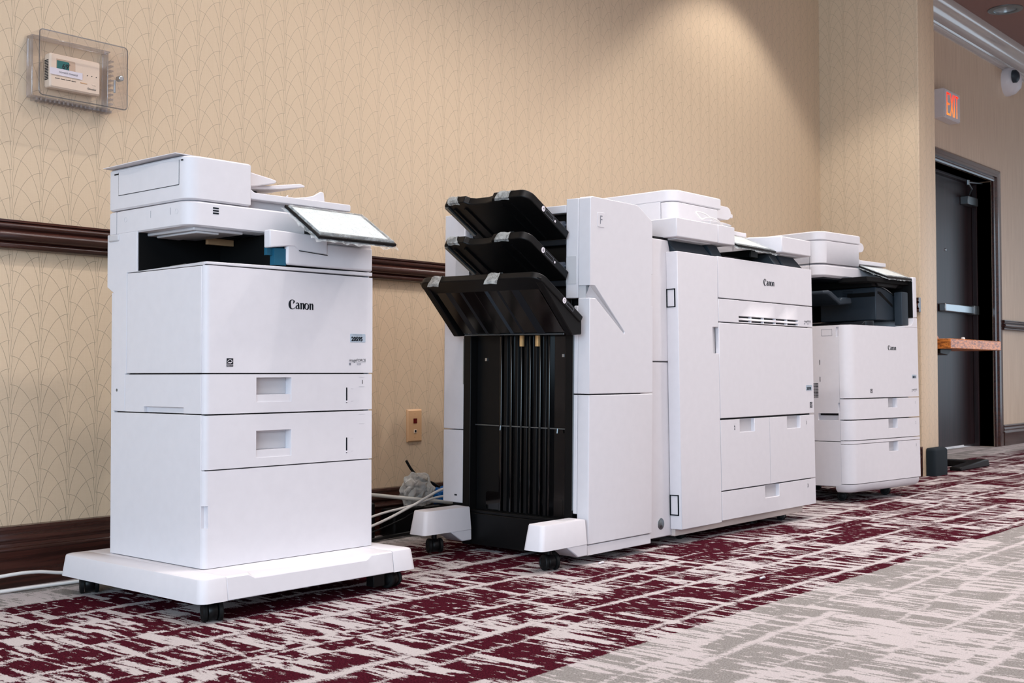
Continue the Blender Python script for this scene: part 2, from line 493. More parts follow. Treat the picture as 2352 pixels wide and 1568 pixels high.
def film_sheet(parent, pts, nx, ny, amp, seed, name='protective_film', lift=.004):
    """crumpled clear sheet over the quad pts (fl, fr, br, bl); its borders are pushed down over the edges"""
    a, b, c, d = [Vector(p) for p in pts]; nrm = (b - a).cross(d - a).normalized()
    m = MB(); g = []
    for j in range(ny + 1):
        r = []
        for i in range(nx + 1):
            u, v = i / nx * 1.07 - .035, j / ny * 1.09 - .045
            p = a * (1 - u) * (1 - v) + b * u * (1 - v) + c * u * v + d * (1 - u) * v
            e = min(u, 1 - u, v, 1 - v)
            k = noise.noise(Vector((u * 4 + seed, v * 2.4, seed))) + .6 * noise.noise(Vector((u * 11 + v * 5, v * 9 + seed, 2))) + .35 * abs(noise.noise(Vector((u * 23, v * 20 - u * 8, seed))))
            lf = lift + amp * k if e > .02 else lift * .2 - .010 - .012 * abs(noise.noise(Vector((u * 13, v * 13, seed))))
            r.append(m.v(p + nrm * lf))
        g.append(r)
    for j in range(ny):
        for i in range(nx): m.face([g[j][i], g[j][i + 1], g[j + 1][i + 1], g[j + 1][i]])
    return m.build(name, 'film', parent, smooth=25, label='crinkled clear plastic film')
def touch_panel(parent, pts, th, name='control_panel', seed=1.0, amp=.003):
    """tilted touch panel: black slab under quad pts (fl, fr, br, bl), screen and film"""
    a, b, c, d = [Vector(p) for p in pts]; n = (b - a).cross(d - a).normalized()
    m = MB(); m.loft([[p - n * th + (a + b + c + d) / 4 * .06 - p * .06 for p in (a, b, c, d)], [p - n * th * .5 for p in (a, b, c, d)], [a, b, c, d]])
    o = m.build(name, 'black', parent, bev=.002, label='black tilted touch panel')
    def q(u, v, l): return a * (1 - u) * (1 - v) + b * u * (1 - v) + c * u * v + d * (1 - u) * v + n * l
    MB().loft([[q(u, v, l) for u, v in ((.06, .14), (.94, .14), (.94, .93), (.06, .93))] for l in (0, .0012)]).build('screen', 'screen', o)
    film_sheet(o, pts, 34, 24, amp, seed)
    return o

# ------------------------------------------------------------------ room
CEIL, PX0, PX1, PY = 3.25, 6.62, 6.868, -.602
struct(MB().poly([(-2.5, -7, 0), (14, -7, 0), (14, 1.2, 0), (-2.5, 1.2, 0)]).build('floor', 'carpet'))
m = MB(); hx, hy, hs = 8.98, -.34, .083
m.box(-2.5, hx - hs, -7, .14, CEIL, CEIL + .1); m.box(hx + hs, 14, -7, .14, CEIL, CEIL + .1); m.box(hx - hs, hx + hs, -7, hy - hs, CEIL, CEIL + .1); m.box(hx - hs, hx + hs, hy + hs, .14, CEIL, CEIL + .1)
struct(m.build('ceiling', 'ceil'))
struct(MB().box(-2.5, PX1 - .02, 0, .14, 0, CEIL).build('wall_back', 'wall'))
DX0, DX1, DT = 8.28, 9.65, 2.10
m = MB(); m.box(PX1 - .02, DX0, 0, .14, 0, CEIL); m.box(DX1, 14, 0, .14, 0, CEIL); m.box(DX0, DX1, 0, .14, DT, CEIL)
struct(m.build('wall_exit', 'strie'))
# wall end that projects into the room: patterned long face and plain narrow end
m = MB(); m.prism(rrect(PX0, PX1, PY, 0, (.006, .006, 0, 0), 3), 'z', 0, CEIL)
o = struct(m.build('wall_projection', 'wally'))
o.data.materials.append(M['wall'])
for p in o.data.polygons:
    if abs(p.normal.y) > .8: p.material_index = 1

def profile_run(name, prof, ax, a, b, mat, flip=None):
    m = MB(); m.prism(prof, ax, a, b); return struct(m.build(name, mat, smooth=28))
def rail_prof(s=1):   # (y, z): three-bead chair rail
    p = [(0, .925)] + arc(-.018, .936, .010, .010, 250, 110, 6) + [(-.020, .946)]
    p += arc(-.021, .962, .019, .016, 262, 98, 8) + [(-.022, .980)] + arc(-.023, .990, .010, .008, 260, 100, 6)
    p += [(-.030, 1.000), (-.030, 1.006), (0, 1.007)]
    return [(y * s, z) for y, z in p]
def base_prof():
    return [(0, 0), (-.020, 0), (-.020, .098)] + arc(-.018, .104, .006, .006, 250, 100, 5) + [(-.017, .114)] + arc(-.010, .130, .010, .014, 230, 130, 5) + [(-.016, .146), (-.018, .158), (-.015, .166), (0, .168)]
profile_run('trim_1', rail_prof(), 'x', -2.5, PX0, 'mahog')
profile_run('baseboard_back', base_prof(), 'x', -2.5, PX0, 'mahog')
profile_run('trim_2', rail_prof(), 'x', DX1 + .19, 14, 'mahog')
profile_run('baseboard_exit', base_prof(), 'x', DX1 + .19, 14, 'mahog')
profile_run('trim_3', [(PX0 + y, z) for y, z in rail_prof()], 'y', PY, -.032, 'mahogy')
profile_run('baseboard_projection', [(PX0 + y, z) for y, z in base_prof()], 'y', PY - .002, -.022, 'mahogy')
cp = [(0, 3.045), (-.012, 3.045), (-.016, 3.062)] + arc(-.020, 3.076, .012, .012, 240, 90, 5) + [(-.030, 3.10)] + arc(-.10, 3.10, .065, .085, 0, 85, 8)[::1] + [(-.105, 3.188), (-.118, 3.20), (-.125, 3.215), (-.125, CEIL), (0, CEIL)]
profile_run('trim_4', cp, 'x', PX1, 14, 'crown')

# door in the exit wall
def casing():
    m = MB(); w = .185
    out = [(0, 0), (-.018, .0), (-.022, .02), (-.018, .03), (-.016, .055), (-.028, .065), (-.028, .10), (-.02, .11), (-.02, w - .02), (-.012, w), (0, w)]
    def ring(px, pz, sx, sz): return [(px + sx * t, y, pz + sz * t) for y, t in out]
    m.loft([ring(DX1, 0, 1, 0), ring(DX1, DT, 1, .55)]); m.loft([ring(DX0, 0, -1, 0), ring(DX0, DT, -1, .55)])
    m.loft([ring(DX0, DT, -1, .55), ring(DX1, DT, 1, .55)])
    return m
d = struct(MB().box(DX0 + .004, DX1 - .004, .15, .195, .022, DT - .006).build('door_1', 'door'))
casing().build('door_casing', 'mahog', d, smooth=25)
m = MB(); m.box(DX1, DX1 + .03, .0, .24, 0, DT); m.box(DX0 - .03, DX0, .0, .24, 0, DT); m.box(DX0, DX1, .0, .24, DT, DT + .03)
m.box(DX1 - .02, DX1, .11, .148, 0, DT); m.box(DX0, DX1, .11, .148, DT - .02, DT)
m.build('door_frame', 'door', d, bev=.002)
m = MB(); m.box(8.9, DX1 - .10, .095, .146, 1.045, 1.105); o = m.build('push_bar', 'steel', d, bev=.006, label='steel push bar')
MB().box(DX1 - .15, DX1 - .045, .088, .150, 1.04, 1.112).build('bar_end', 'steel2', o, bev=.006)
m = MB(); m.box(9.38, 9.60, .085, .15, 1.90, 1.965); o = m.build('door_closer', 'steel2', d, bev=.005, label='silver door closer box')
m = MB(); m.tube([(9.45, .11, 1.97), (9.30, .03, 2.0), (9.10, -.01, 2.025)], .006, 8); m.tube([(9.10, -.01, 2.025), (9.62, .06, 2.085)], .006, 8); m.lathe([(.012, -.015), (.012, .02)], (9.10, -.01, 2.02), 'z', 10)
m.build('closer_arm', 'steel2', o)
MB().lathe([(.0, 0), (.010, 0), (.008, -.006), (.0, -.008)], (9.05, .149, 1.52), 'y', 12).build('door_viewer', 'steel', d)

# ------------------------------------------------------------------ things on the walls
# clear guard with thermostat inside
g = thing('thermostat_guard', (1.785, 0, 1.353), 0, 0, 'clear plastic locking guard box mounted on the wallpapered wall', 'thermostat guard')
def hollow(x0, x1, z0, z1, y0, y1, t, r, front=True):
    m = MB(); A = rrect(x0, x1, z0, z1, r, 5); B = rrect(x0 + t, x1 - t, z0 + t, z1 - t, max(r - t, .001), 5)
    rings = [[(p[0], y1, p[1]) for p in A], [(p[0], y0, p[1]) for p in A]]
    R = [[m.v(p) for p in q] for q in rings]
    n = len(A)
    for i in range(n): m.face([R[0][i], R[0][(i + 1) % n], R[1][(i + 1) % n], R[1][i]])
    if front: m.face(R[1])
    return m
hollow(-.137, .137, -.003, .182, -.085, -.004, .003, .012).build('clear_cover', 'acrylic', g, smooth=40)
m = MB(); q = [(p[0], -.0852, p[1]) for p in rrect(-.1355, .1355, -.0015, .1805, .011, 5)]; m.tube(q + [q[0]], .0017, 6)
m.build('cover_edge', 'acrylic_edge', g)
m = MB()
for (x0, x1, z0, z1) in ((-.130, .112, .002, .006), (-.130, .112, .171, .176), (-.130, -.126, .006, .171), (.102, .106, .006, .171)): m.box(x0, x1, -.034, -.002, z0, z1)
m.build('base_ring', 'acrylic_rib', g, bev=.002)
m = MB()
for k in range(18): m.box(-.118 + k * .0135, -.113 + k * .0135, -.034, -.004, -.006, .002)
for k in range(10): m.box(.114, .124, -.03, -.006, .02 + k * .014, .0245 + k * .014)
m.build('vent_ribs', 'acrylic_rib', g)
m = MB(); m.lathe([(0, 0), (.0085, 0), (.0085, -.018), (.006, -.020), (0, -.020)], (.116, -.068, .089), 'y', 16); m.box(.113, .119, -.052, -.048, .052, .09)
m.build('lock', 'steel', g, bev=.001, label='metal cam lock')
t = thing('thermostat', (1.784, 0, 1.39), 0, 0, 'cream wall thermostat reading 69 inside clear guard box', 'thermostat')
m = MB(); m.loft([[(p[0], y, p[1]) for p in rrect(-.078 - i, .078 + i, .0 - i, .097 + i, .005, 4)] for y, i in ((-.003, -.003), (-.012, .0), (-.034, .0), (-.039, -.004))])
bd = m.build('case', 'cream', t, smooth=30)
m = MB()
for k in range(13): m.box(-.0795, -.078, -.03, -.012, .022 + k * .0045, .0243 + k * .0045)
m.build('vent_slots', 'chassis', t)
m = MB(); m.box(-.060, -.002, -.0398, -.037, .050, .083); m.build('display_bezel', plain('bezel', rgb(200, 172, 148), .45), t, bev=.001)
sc = MB().box(-.058, -.021, -.0404, -.038, .052, .078).build('display', 'lcd', t)
text('display_digits', '69', -.043, .057, -.0404, .02, sc, bold=.0003)
text('degree_sign', '°', -.0245, .060, -.0404, .018, sc)
m = MB(); m.poly([(-.080, -.0412, .036), (.020, -.0412, .036), (.020, -.0412, .055), (-.080, -.0412, .055)]); lb = m.build('label_strip', 'paper', t, label='white printed label strip')
text('label_words', 'DO NOT CHANGE', -.052, .043, -.0412, .0066, lb, sx=1.02)
for i, x in enumerate((-.062, -.045, -.029, -.012)):
    MB().box(x, x + .012, -.0405, -.037, .0275, .0325).build('button', 'cream', t, bev=.001)
    MB().box(x - .001, x + .013, -.0394, -.038, .0262, .0278).build('button_shadow_gap', 'chassis', t)
MB().box(.014, .036, -.0402, -.038, .026, .029).build('mode_switch', 'tan', t, bev=.001)
o = MB().box(.051, .063, -.0402, -.038, .0255, .031).build('fan_switch', 'cream', t, bev=.001)
m = MB()
for x in (.036, .050, .064): m.lathe([(0, -.0397), (.0014, -.0397), (.0014, -.038)], (x, 0, .052), 'y', 8)
m.build('indicator_dots', 'ink', t)
text('maker_script', 'Robertshaw', .036, .012, -.0392, .009, t, shear=.35, sx=.62)

# jack plate between the machines
j = thing('jack_plate', (3.187, 0, .327), 0, 0, 'almond wall plate with red data port and phone jack', 'wall plate')
m = MB(); m.loft([[(p[0], y, p[1]) for p in rrect(-.039 + i, .039 - i, 0 + i, .122 - i, .002, 3)] for y, i in ((0, 0), (-.003, .0), (-.008, .005))]); m.build('plate', 'tan', j)
MB().box(-.009, .009, -.0095, -.006, .070, .088).build('data_port', plain('red_port', rgb(92, 12, 12), .35), j, label='dark red data port')
o = MB().box(-.007, .007, -.0105, -.006, .033, .047).build('phone_jack', 'cream', j, bev=.001)
MB().box(-.004, .004, -.011, -.009, .036, .045).build('jack_opening', 'ink', o)
for z in (.018, .106): MB().lathe([(0, -.0095), (.003, -.0095), (.0034, -.007)], (0, 0, z), 'y', 10).build('screw', 'tan', j)

# exit sign
e = thing('exit_sign', (8.60, 0, 2.407), 0, 0, 'white box exit sign with glowing orange letters on the alcove wall', 'exit sign')
m = MB(); m.box(-.155, .155, -.075, 0, 0, .208); m.build('housing', 'white', e, bev=.003)
m = MB(); m.box(-.15, .15, -.082, -.075, .004, .204); fp = m.build('face_plate', 'white', e, bev=.003)
m = MB(); zz = .022; H = .162
f = lambda a, b: (a, -.0828, b)
def bar(x0, z0, x1, z1, w): m.strip([(x0, z0, w), (x1, z1, w)], f)
W = .0135
bar(-.112, zz, -.112, zz + H, W)
for b_ in (zz + W / 2, zz + H / 2, zz + H - W / 2): bar(-.112, b_, -.062, b_, W)
bar(-.045, zz, .012, zz + H, W); bar(-.045, zz + H, .012, zz, W)
bar(.033, zz, .033, zz + H, W); bar(.083, zz, .083, zz + H, W); bar(.055, zz + H - W / 2, .112, zz + H - W / 2, W)
bmesh.ops.translate(m.bm, vec=(0, 0, -.103), verts=m.bm.verts)
o = m.build('letters', 'exit', fp, label='glowing orange EXIT letters'); o.location = (0, 0, .103)
# alarm strobe
h = thing('alarm_strobe', (10.03, 0, 2.96), 0, 0, 'round white alarm strobe under the crown moulding', 'alarm')
MB().lathe([(0, 0), (.115, 0), (.115, -.03), (.105, -.07), (.07, -.11), (.03, -.125), (0, -.127)], (0, 0, 0), 'y', 28).build('housing', 'white', h, smooth=50)
MB().lathe([(0, -.09), (.055, -.09), (.052, -.115), (.03, -.132), (0, -.136)], (-.070, .004, .020), 'y', 28).build('lens', 'slate', h, smooth=50, label='dark clear strobe lens')
# recessed can
c = thing('recessed_downlight', (8.98, -.34, CEIL), 0, 0, 'unlit chrome recessed downlight in the alcove ceiling', 'ceiling light')
MB().loft([[(r_ * cos(k_ * pi / 18), r_ * sin(k_ * pi / 18), h_) for k_ in range(36)] for r_, h_ in ((.078, -.0005), (.122, -.0005), (.122, -.005), (.10, -.010), (.082, -.008), (.078, -.004), (.078, -.0005))], cap=False).build('trim_ring', 'steel2', c)
m = MB(); m.loft([[(r_ * cos(k_ * pi / 14), r_ * sin(k_ * pi / 14), h_) for k_ in range(28)] for r_, h_ in ((.080, -.004), (.079, .0), (.070, .05), (.045, .085), (.002, .095))], cap=False); m.build('reflector', 'alum', c, smooth=60)

# ------------------------------------------------------------------ desktop copier on a caster base (nearest)
P1 = thing('office_copier', (1.64409, -.84956, 0), radians(-.983), 0, 'nearest tall white office copier on a wide four-caster base, film over its touch panel', 'copier', 'row of office copiers')
xL, xR, yb = .0916, .640, .126
# base
def fp(x0, x1, y0, y1, r): return rrect(x0, x1, y0, y1, r, 5)
def endpiece(x0, x1, left):
    m = MB(); R = (.022, 0, 0, .022) if left else (0, .022, .022, 0)
    def q(i, z): return [(p[0], p[1], z) for p in fp(x0 + (i if left else 0), x1 - (0 if left else i), i, .65 - i, R)]
    m.loft([q(0, .050), q(.0065, .101), q(.0080, .1045), q(.011, .106)]); return m
bs = bpy.data.objects.new('caster_base', None); 
m = MB()
st = []
for x, n in ((.0748, 0), (.140, 0), (.156, 1), (.514, 1), (.532, 0), (.6062, 0)):
    a, b2 = ((.0055, .093), (.040, .106)) if n else ((.0068, .102), (.0105, .106))
    st.append([(x, 0, .050), (x, a[0], a[1]), (x, b2[0], b2[1]), (x, .64, .106), (x, .644, .101), (x, .65, .050)])
m.loft(st)
base = m.build('caster_base', 'white', P1, bev=.002, smooth=25)
endpiece(0, .0738, True).build('base_end', 'white', base, smooth=30)
endpiece(.6072, .694, False).build('base_end', 'white', base, smooth=30)
for x, y, a in ((.058, .040, -.42), (.642, .052, .25), (.060, .60, -.45), (.64, .60, -.3)): caster(P1, x, y, a, r=.0235, top=.052)
m = MB(); m.box(.56, .60, .03, .06, .012, .05); m.build('stabiliser_foot', 'black', P1, bev=.002)
# carcass
MB().box(xL + .0125, xR - .004, yb + .0305, .540, .106, .8425).build('chassis', 'chassis', P1)
MB().box(xR - .004, xR, yb + .012, .548, .106, .864).build('side_panel', 'white', P1, bev=.0015)
MB().box(xL + .002, xR, .540, .5555, .106, .80).build('rear_panel', 'white', P1, bev=.0015)
FW = .014
lo = panel(.0925, .6385, .1075, .3445, yb, .030, [(.0925, .1055, .205, .260, .010)], FW).build('cabinet_door', 'white', P1, bev=.0014)
dr = []
for z0, z1, hz in ((.3475, .4800, .3696), (.4835, .5815, .5105)):
    d_ = panel(.0945, .6395, z0, z1, yb, .030, [(.2475, .3590, hz + .019, hz + (.0685 if z0 < .4 else .0625), .026), (.2475, .3590, hz, hz + .019, .0025)], FW).build('paper_drawer', 'white', P1, bev=.0014)
    MB().box(.2485, .3580, yb + .0245, yb + .0258, hz + .020, hz + .0615).build('handle_recess', 'white2', d_, bev=.0004)
    s0 = .503 if z0 > .4 else .367
    m = MB(); m.prism(rrect(.5455, .5495, s0, s0 + .042, .0018, 4), 'y', yb - .0008, yb + .001); sl = m.build('level_gauge', 'ink', d_)
    MB().lathe([(0, -.002), (.0026, -.0018), (.0026, 0)], (.5475, yb, s0 + .004), 'y', 10).build('gauge_marker', 'paper', sl)
    m = MB(); zt = z1 - .009
    for x0, x1, a in ((.592, .612, zt), (.592, .612, zt - .026), (.563, .571, s0 + .004), (.563, .571, s0 + .038)):
        MB().box(x0, x1, yb - .0005, yb + .0005, a, a + .0008).build('moulded_mark', 'white2', d_)
    if z0 > .4: text('drawer_number', '1', .600, zt - .018, yb, .015, d_, bold=.0003)
fc = panel(.0955, .6415, .5845, .8490, yb, .030, [], FW).build('front_cover', 'white', P1, bev=.0014)
logo(fc, .3475, .7515, yb, .083)
asset_tag(fc, .5595, .6685, yb, .0555, '20595')
model_mark(fc, .556, .6155, yb, .060, '520F')
star_mark(fc, .1568, .6005, yb, .0195)
rim = MB(); rim.prism([(.0985, .8515), (.642, .8535), (.642, .8640), (.0985, .8580)], 'y', yb + .001, .16); rim.build('tray_rim', 'white', P1, bev=.0015)
# left flank
MB().box(xL + .0005, xL + .012, .1385, .550, .1075, .4812).build('side_panel', 'white', P1, bev=.0014)
sidepanel(.1395, .4830, .4842, .5812, xL + .0005, .0118, [(.2137, .3928, .4842, .4990, .0105)]).build('side_cover', 'white', P1, bev=.001)
MB().box(xL + .0005, xL + .012, .1400, .4765, .5845, .8475).build('side_cover', 'white', P1, bev=.0014)
m = MB(); m.prism([(.4845, .4842), (.541, .4842), (.541, .797), (.5756, .8154), (.5753, .956), (.4292, .956), (.4285, .8495), (.478, .8495), (.478, .583), (.4845, .583)], 'x', xL, xR)
m.build('rear_column', 'white', P1, bev=.002)
MB().box(xL - .004, xL + .02, .515, .566, .936, .955).build('hinge_cover', 'white2', P1, bev=.004)
MB().lathe([(0, -.0006), (.004, -.0006), (.004, .001)], (xL, .523, .540), 'x', 12).build('screw', 'steel2', P1)
# output bay
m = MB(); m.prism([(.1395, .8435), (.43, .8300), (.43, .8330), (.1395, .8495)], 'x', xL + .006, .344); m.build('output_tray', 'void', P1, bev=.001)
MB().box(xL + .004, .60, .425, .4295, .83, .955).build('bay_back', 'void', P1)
m = MB(); m.prism([(.1380, .8495), (.428, .8495), (.428, .8510), (.1380, .8570)], 'x', xL + .002, xL + .010); m.build('tray_lip', 'white2', P1)  # greyer white carries the shade on a white lip
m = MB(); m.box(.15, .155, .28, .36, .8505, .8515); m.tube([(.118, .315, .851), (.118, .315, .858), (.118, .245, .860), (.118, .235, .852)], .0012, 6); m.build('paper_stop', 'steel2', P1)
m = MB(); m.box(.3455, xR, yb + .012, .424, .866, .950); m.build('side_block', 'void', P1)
MB().box(xR - .003, xR, yb + .012, .55, .864, .950).build('side_panel', 'white', P1, bev=.001)
m = MB(); m.box(.344, .643, yb, .142, .8665, .932); fb = m.build('block_front', 'white', P1, bev=.006, seg=3)
m = MB(); m.prism([(.343, .931), (.643, .931), (.643, .940), (.60, .9515), (.343, .9515)], 'y', yb + .006, .145); m.build('block_top', 'white', P1, bev=.003)
m = MB(); m.prism([(.287, .907), (.346, .9145), (.366, .9155), (.382, .906), (.478, .9005), (.478, .9500), (.287, .9535)], 'y', yb - .002, .150); m.build('bay_wing', 'white', P1, bev=.003)
m = MB(); m.prism([(.382, .9045), (.478, .899), (.478, .9005), (.382, .906)], 'y', yb - .003, yb + .01); m.build('wing_seam', 'chassis', P1)
m = MB(); m.box(.307, .3445, yb + .006, .150, .864, .9075); m.box(.290, .3445, .1405, .152, .889, .912); m.build('bay_wall', 'teal', P1)
# scanner
m = MB(); m.rbox(xL, .628, .198, .567, .9525, 1.0155, (.037, .006, .006, .006), 8, .004); scn = m.build('scanner', 'white', P1, smooth=40)
m = MB()
for k in range(3): m.prism(rrect(.1645, .1825, .9875 + k * .0066, .9912 + k * .0066, .0017, 3), 'y', .1972, .2)
m.build('speaker_slots', 'ink', scn)
m = MB()
for y in (.365, .275): m.box(xL - .0004, xL + .001, y, y + .001, .985, 1.003)
m.box(xL - .0004, xL + .001, .5285, .5295, .953, 1.015)
m.build('panel_seams', 'inkgrey', scn)
m = MB()
for y, z in ((.485, .990), (.248, .991)):
    m.tube([(xL - .0002, y + .0065 * cos(a * pi / 8), z + .0065 * sin(a * pi / 8)) for a in range(17)], .0004, 4)
m.build('screw_caps', 'white2', scn)
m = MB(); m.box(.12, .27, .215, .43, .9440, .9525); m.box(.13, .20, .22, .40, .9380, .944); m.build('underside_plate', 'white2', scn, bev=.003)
m = MB()
for k in range(4): m.box(.16, .40, .26 + k * .04, .268 + k * .04, .9475, .9525)
m.build('underside_ribs', 'slate_d', scn)
MB().box(.262, .345, .36, .372, .930, .9475).build('sensor_flag', 'tan', scn, bev=.001)  # tan colour stands for warm light on a white part
# feeder
m = MB(); m.rbox(xL, .283, .198, .567, 1.0185, 1.1290, (.037, .004, .006, .006), 8, .004); adf = m.build('document_feeder', 'white', P1, smooth=40)
sidepanel(.2385, .5195, 1.0580, 1.1210, xL - .0012, .003).build('feeder_cover', 'white', adf, bev=.0008)
m = MB(); m.box(xL - .0007, xL + .001, .2375, .5205, 1.0566, 1.0578); m.box(xL - .0007, xL + .001, .2372, .2382, 1.057, 1.120); m.box(xL - .0007, xL + .001, .5198, .5206, 1.057, 1.12)
m.box(xL - .0012, xL + .001, .2215, .2285, 1.1168, 1.1198); m.box(xL - .0012, xL + .001, .521, .541, 1.1135, 1.117)
m.build('cover_gap', 'ink', adf)
m = MB(); g_ = []
for i in range(9):
    y = .225 + i * .0435; g_.append([(xL - .020 + .004 * sin(i * .9), y, 1.1325 + .0015 * sin(i * .8)), (.282, y, 1.1295), (.282, y, 1.1310), (xL - .019 + .004 * sin(i * .9), y, 1.1345 + .0015 * sin(i * .8))])
m.loft(g_); m.build('top_flap', 'white', adf, smooth=30)
m = MB(); m.prism([(.236, 1.0385), (.623, 1.0385), (.626, 1.042), (.626, 1.0565), (.622, 1.0590), (.296, 1.0565), (.2835, 1.064), (.236, 1.064)], 'y', .2, .56); lid = m.build('platen_lid', 'white', P1, bev=.002)
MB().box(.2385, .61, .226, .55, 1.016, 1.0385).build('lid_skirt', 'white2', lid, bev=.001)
m = MB(); m.prism([(.2825, 1.080), (.2825, 1.1255), (.388, 1.1115), (.408, 1.1080), (.409, 1.1020), (.400, 1.0975), (.330, 1.082)], 'y', .255, .52); m.build('feed_tray', 'white', adf, bev=.003)
m = MB(); m.prism([(.32, 1.083), (.405, 1.096), (.505, 1.1125), (.522, 1.1095), (.522, 1.1045), (.44, 1.090), (.33, 1.078)], 'y', .275, .50); m.build('tray_extension', 'white', adf, bev=.002)
m = MB(); m.prism([(.283, 1.126), (.283, 1.131), (.35, 1.1265), (.362, 1.121), (.362, 1.116)], 'y', .40, .53); m.build('side_guide', 'white', adf, bev=.003)
m = MB(); m.box(.284, .33, .30, .48, 1.066, 1.078); m.box(.33, .40, .33, .46, 1.073, 1.085); m.build('feed_rollers', 'slate', adf, bev=.002)
m = MB(); m.prism([(.425, 1.058), (.478, 1.066), (.505, 1.073), (.530, 1.087), (.540, 1.086), (.545, 1.058)], 'y', .215, .222); m.build('paper_stop', 'white', lid, bev=.002)
m = MB(); m.prism([(.395, 1.058), (.408, 1.069), (.418, 1.071), (.424, 1.066), (.424, 1.058)], 'y', .30, .306); m.prism([(.318, 1.058), (.335, 1.073), (.346, 1.073), (.360, 1.06)], 'y', .38, .386)
for k in range(3): m.prism([(.43 + k * .016, 1.060), (.452 + k * .016, 1.074), (.452 + k * .016, 1.060)], 'y', .26 + k * .02, .262 + k * .02)
m.build('exit_fins', 'white', lid, bev=.001)
touch_panel(P1, [(.368, .025, .936), (.640, .025, .936), (.640, .168, 1.030), (.368, .168, 1.030)], .014, seed=3.0, amp=.0042)
m = MB(); m.prism([(.07, .938), (.19, .955), (.19, .99), (.15, 1.0)], 'x', .45, .57); m.build('panel_arm', 'black', P1, bev=.003)

# ------------------------------------------------------------------ finisher docked to the large printer
F = thing('finisher', (2.932, -1.0, 0), 0, .0136, 'tall white and black finisher with three stacked black output trays', 'finisher')
m = MB(); m.prism([(0, .519), (.349, .519), (.346, .80), (.339, .80), (.339, .905), (.345, .905), (.341, 1.070), (.336, 1.080), (.262, 1.1195), (.247, 1.1235), (.006, 1.125), (.0, 1.120),
                   (0, .851), (.026, .851), (.186, .7135), (.184, .7065), (.030, .813), (0, .813)], 'y', 0, .045)
fd = m.build('upper_door', 'white', F, bev=.002)
m = MB(); f0, f1 = .0015, .016
m.loft([[(0, f0, .851), (.026, f0, .851), (.1865, f0, .7135)], [(0, f1, .820), (.022, f1, .820), (.184, f1, .7085)]], cap=False)
m.poly([(0, f1, .820), (.022, f1, .820), (.184, f1, .7085), (.184, f1, .70), (.03, f1, .81), (0, f1, .81)])
m.build('door_handle', 'white2', fd)
m = MB(); m.prism([(.003, .80), (.04, .79), (.186, .70), (.19, .716), (.04, .865), (.003, .865)], 'y', .018, .0445); m.build('handle_recess', 'white2', fd)
m = MB(); m.prism(rrect(.037, .073, 1.034, 1.079, .004, 4), 'y', -.0012, .002); bd = m.build('badge', 'white', fd, bev=.0005)
text('badge_letter', 'F', .046, 1.0435, -.0012, .038, bd, mat='inkgrey', sx=.85)
m = MB(); m.prism(rrect(0, .3495, 0, .045, .004, 4), 'z', .061, .5155); m.build('lower_door', 'white', F, bev=.002)
MB().box(.001, .3475, .003, .5, .027, .0585).build('plinth', 'white', F, bev=.002)
MB().box(.0275, .0305, .105, .380, .128, .72).build('smoked_panel', 'gloss', F)
MB().box(.04, .344, .046, .60, .030, 1.095).build('carcass', 'chassis', F)
MB().box(.3442, .3480, .046, .604, .060, 1.083).build('side_panel', 'white', F, bev=.0012)
MB().box(.030, .345, .044, .605, 1.085, 1.106).build('top_cover', 'white', F, bev=.003)
m = MB(); m.box(0, .06, .046, .093, .8135, 1.1220); m.build('front_post', 'white', F, bev=.002)
m = MB(); m.prism([(.047, 1.0), (.0925, 1.0), (.0925, .8545), (.047, .8545)], 'x', -.001, .01); 
m = MB(); m.prism(rrect(.052, .092, .857, .944, .004, 3), 'x', -.0008, .004); m.build('post_cover', 'white2', F, bev=.0006)
m = MB(); m.box(0, .05, .0455, .060, .519, .790); m.box(0, .05, .0455, .060, .15, .5155); m.build('front_post', 'white', F, bev=.002)
rp = MB(); rp.box(0, .33, .519, .610, .390, 1.108); rp = rp.build('rear_post', 'white', F, bev=.003)
MB().box(0, .33, .519, .610, .145, .387).build('rear_post', 'white', F, bev=.003)
MB().box(-.0008, .004, .545, .556, .168, .173).build('catch_slot', 'ink', F)
m = MB(); m.prism(rrect(.50, .56, .80, .96, .006, 3), 'x', -.0008, .002); m.build('post_cover', 'white2', F, bev=.0005)
MB().box(0, .05, .094, .519, 1.080, 1.104).build('top_rail', 'white', F, bev=.002)
# black tower between the posts
m = MB(); m.box(-.002, .04, .486, .5185, .012, .70); m.box(-.002, .04, .061, .092, .10, .77); m.box(-.002, .05, .06, .486, .015, .118); m.box(.03, .05, .092, .486, .116, 1.08); m.box(0, .04, .092, .486, .735, .75)
tw = m.build('stack_tower', 'black', F, bev=.002)
MB().prism([(.092, .118), (.486, .118), (.486, .128), (.092, .128)], 'x', 0.0, .03).build('tower_sill', 'black', tw, bev=.002)
for i, (y, w, gl) in enumerate(((.365, .010, 1), (.345, .016, 0), (.322, .008, 1), (.300, .014, 0), (.280, .006, 1), (.262, .014, 0), (.243, .008, 1), (.222, .014, 0), (.202, .008, 1), (.183, .012, 0), (.165, .008, 1))):
    m = MB(); m.box(.014 + .006 * (i % 2), .034, y, y + w, .13, .705); m.build('guide_rib', 'gloss' if gl else 'black', tw, bev=.002)
for y in (.205, .270): 
    o = MB().box(.004, .0145, y, y + .012, .665, .700).build('brass_tab', 'copper', tw, bev=.001)
m = MB(); m.tube([(.018, .10, .407), (.018, .48, .407)], .0022, 8); m.tube([(.012, .13, .408), (.010, .13, .393)], .003, 8); m.tube([(.012, .365, .408), (.010, .365, .393)], .003, 8); m.build('cross_wire', 'steel2', tw)
m = MB()
for y, z in ((.365, .63), (.118, .632), (.44, .618)): m.box(.026, .031, y, y + .008, z, z + .009)
m.build('sensor_window', 'steel', tw)
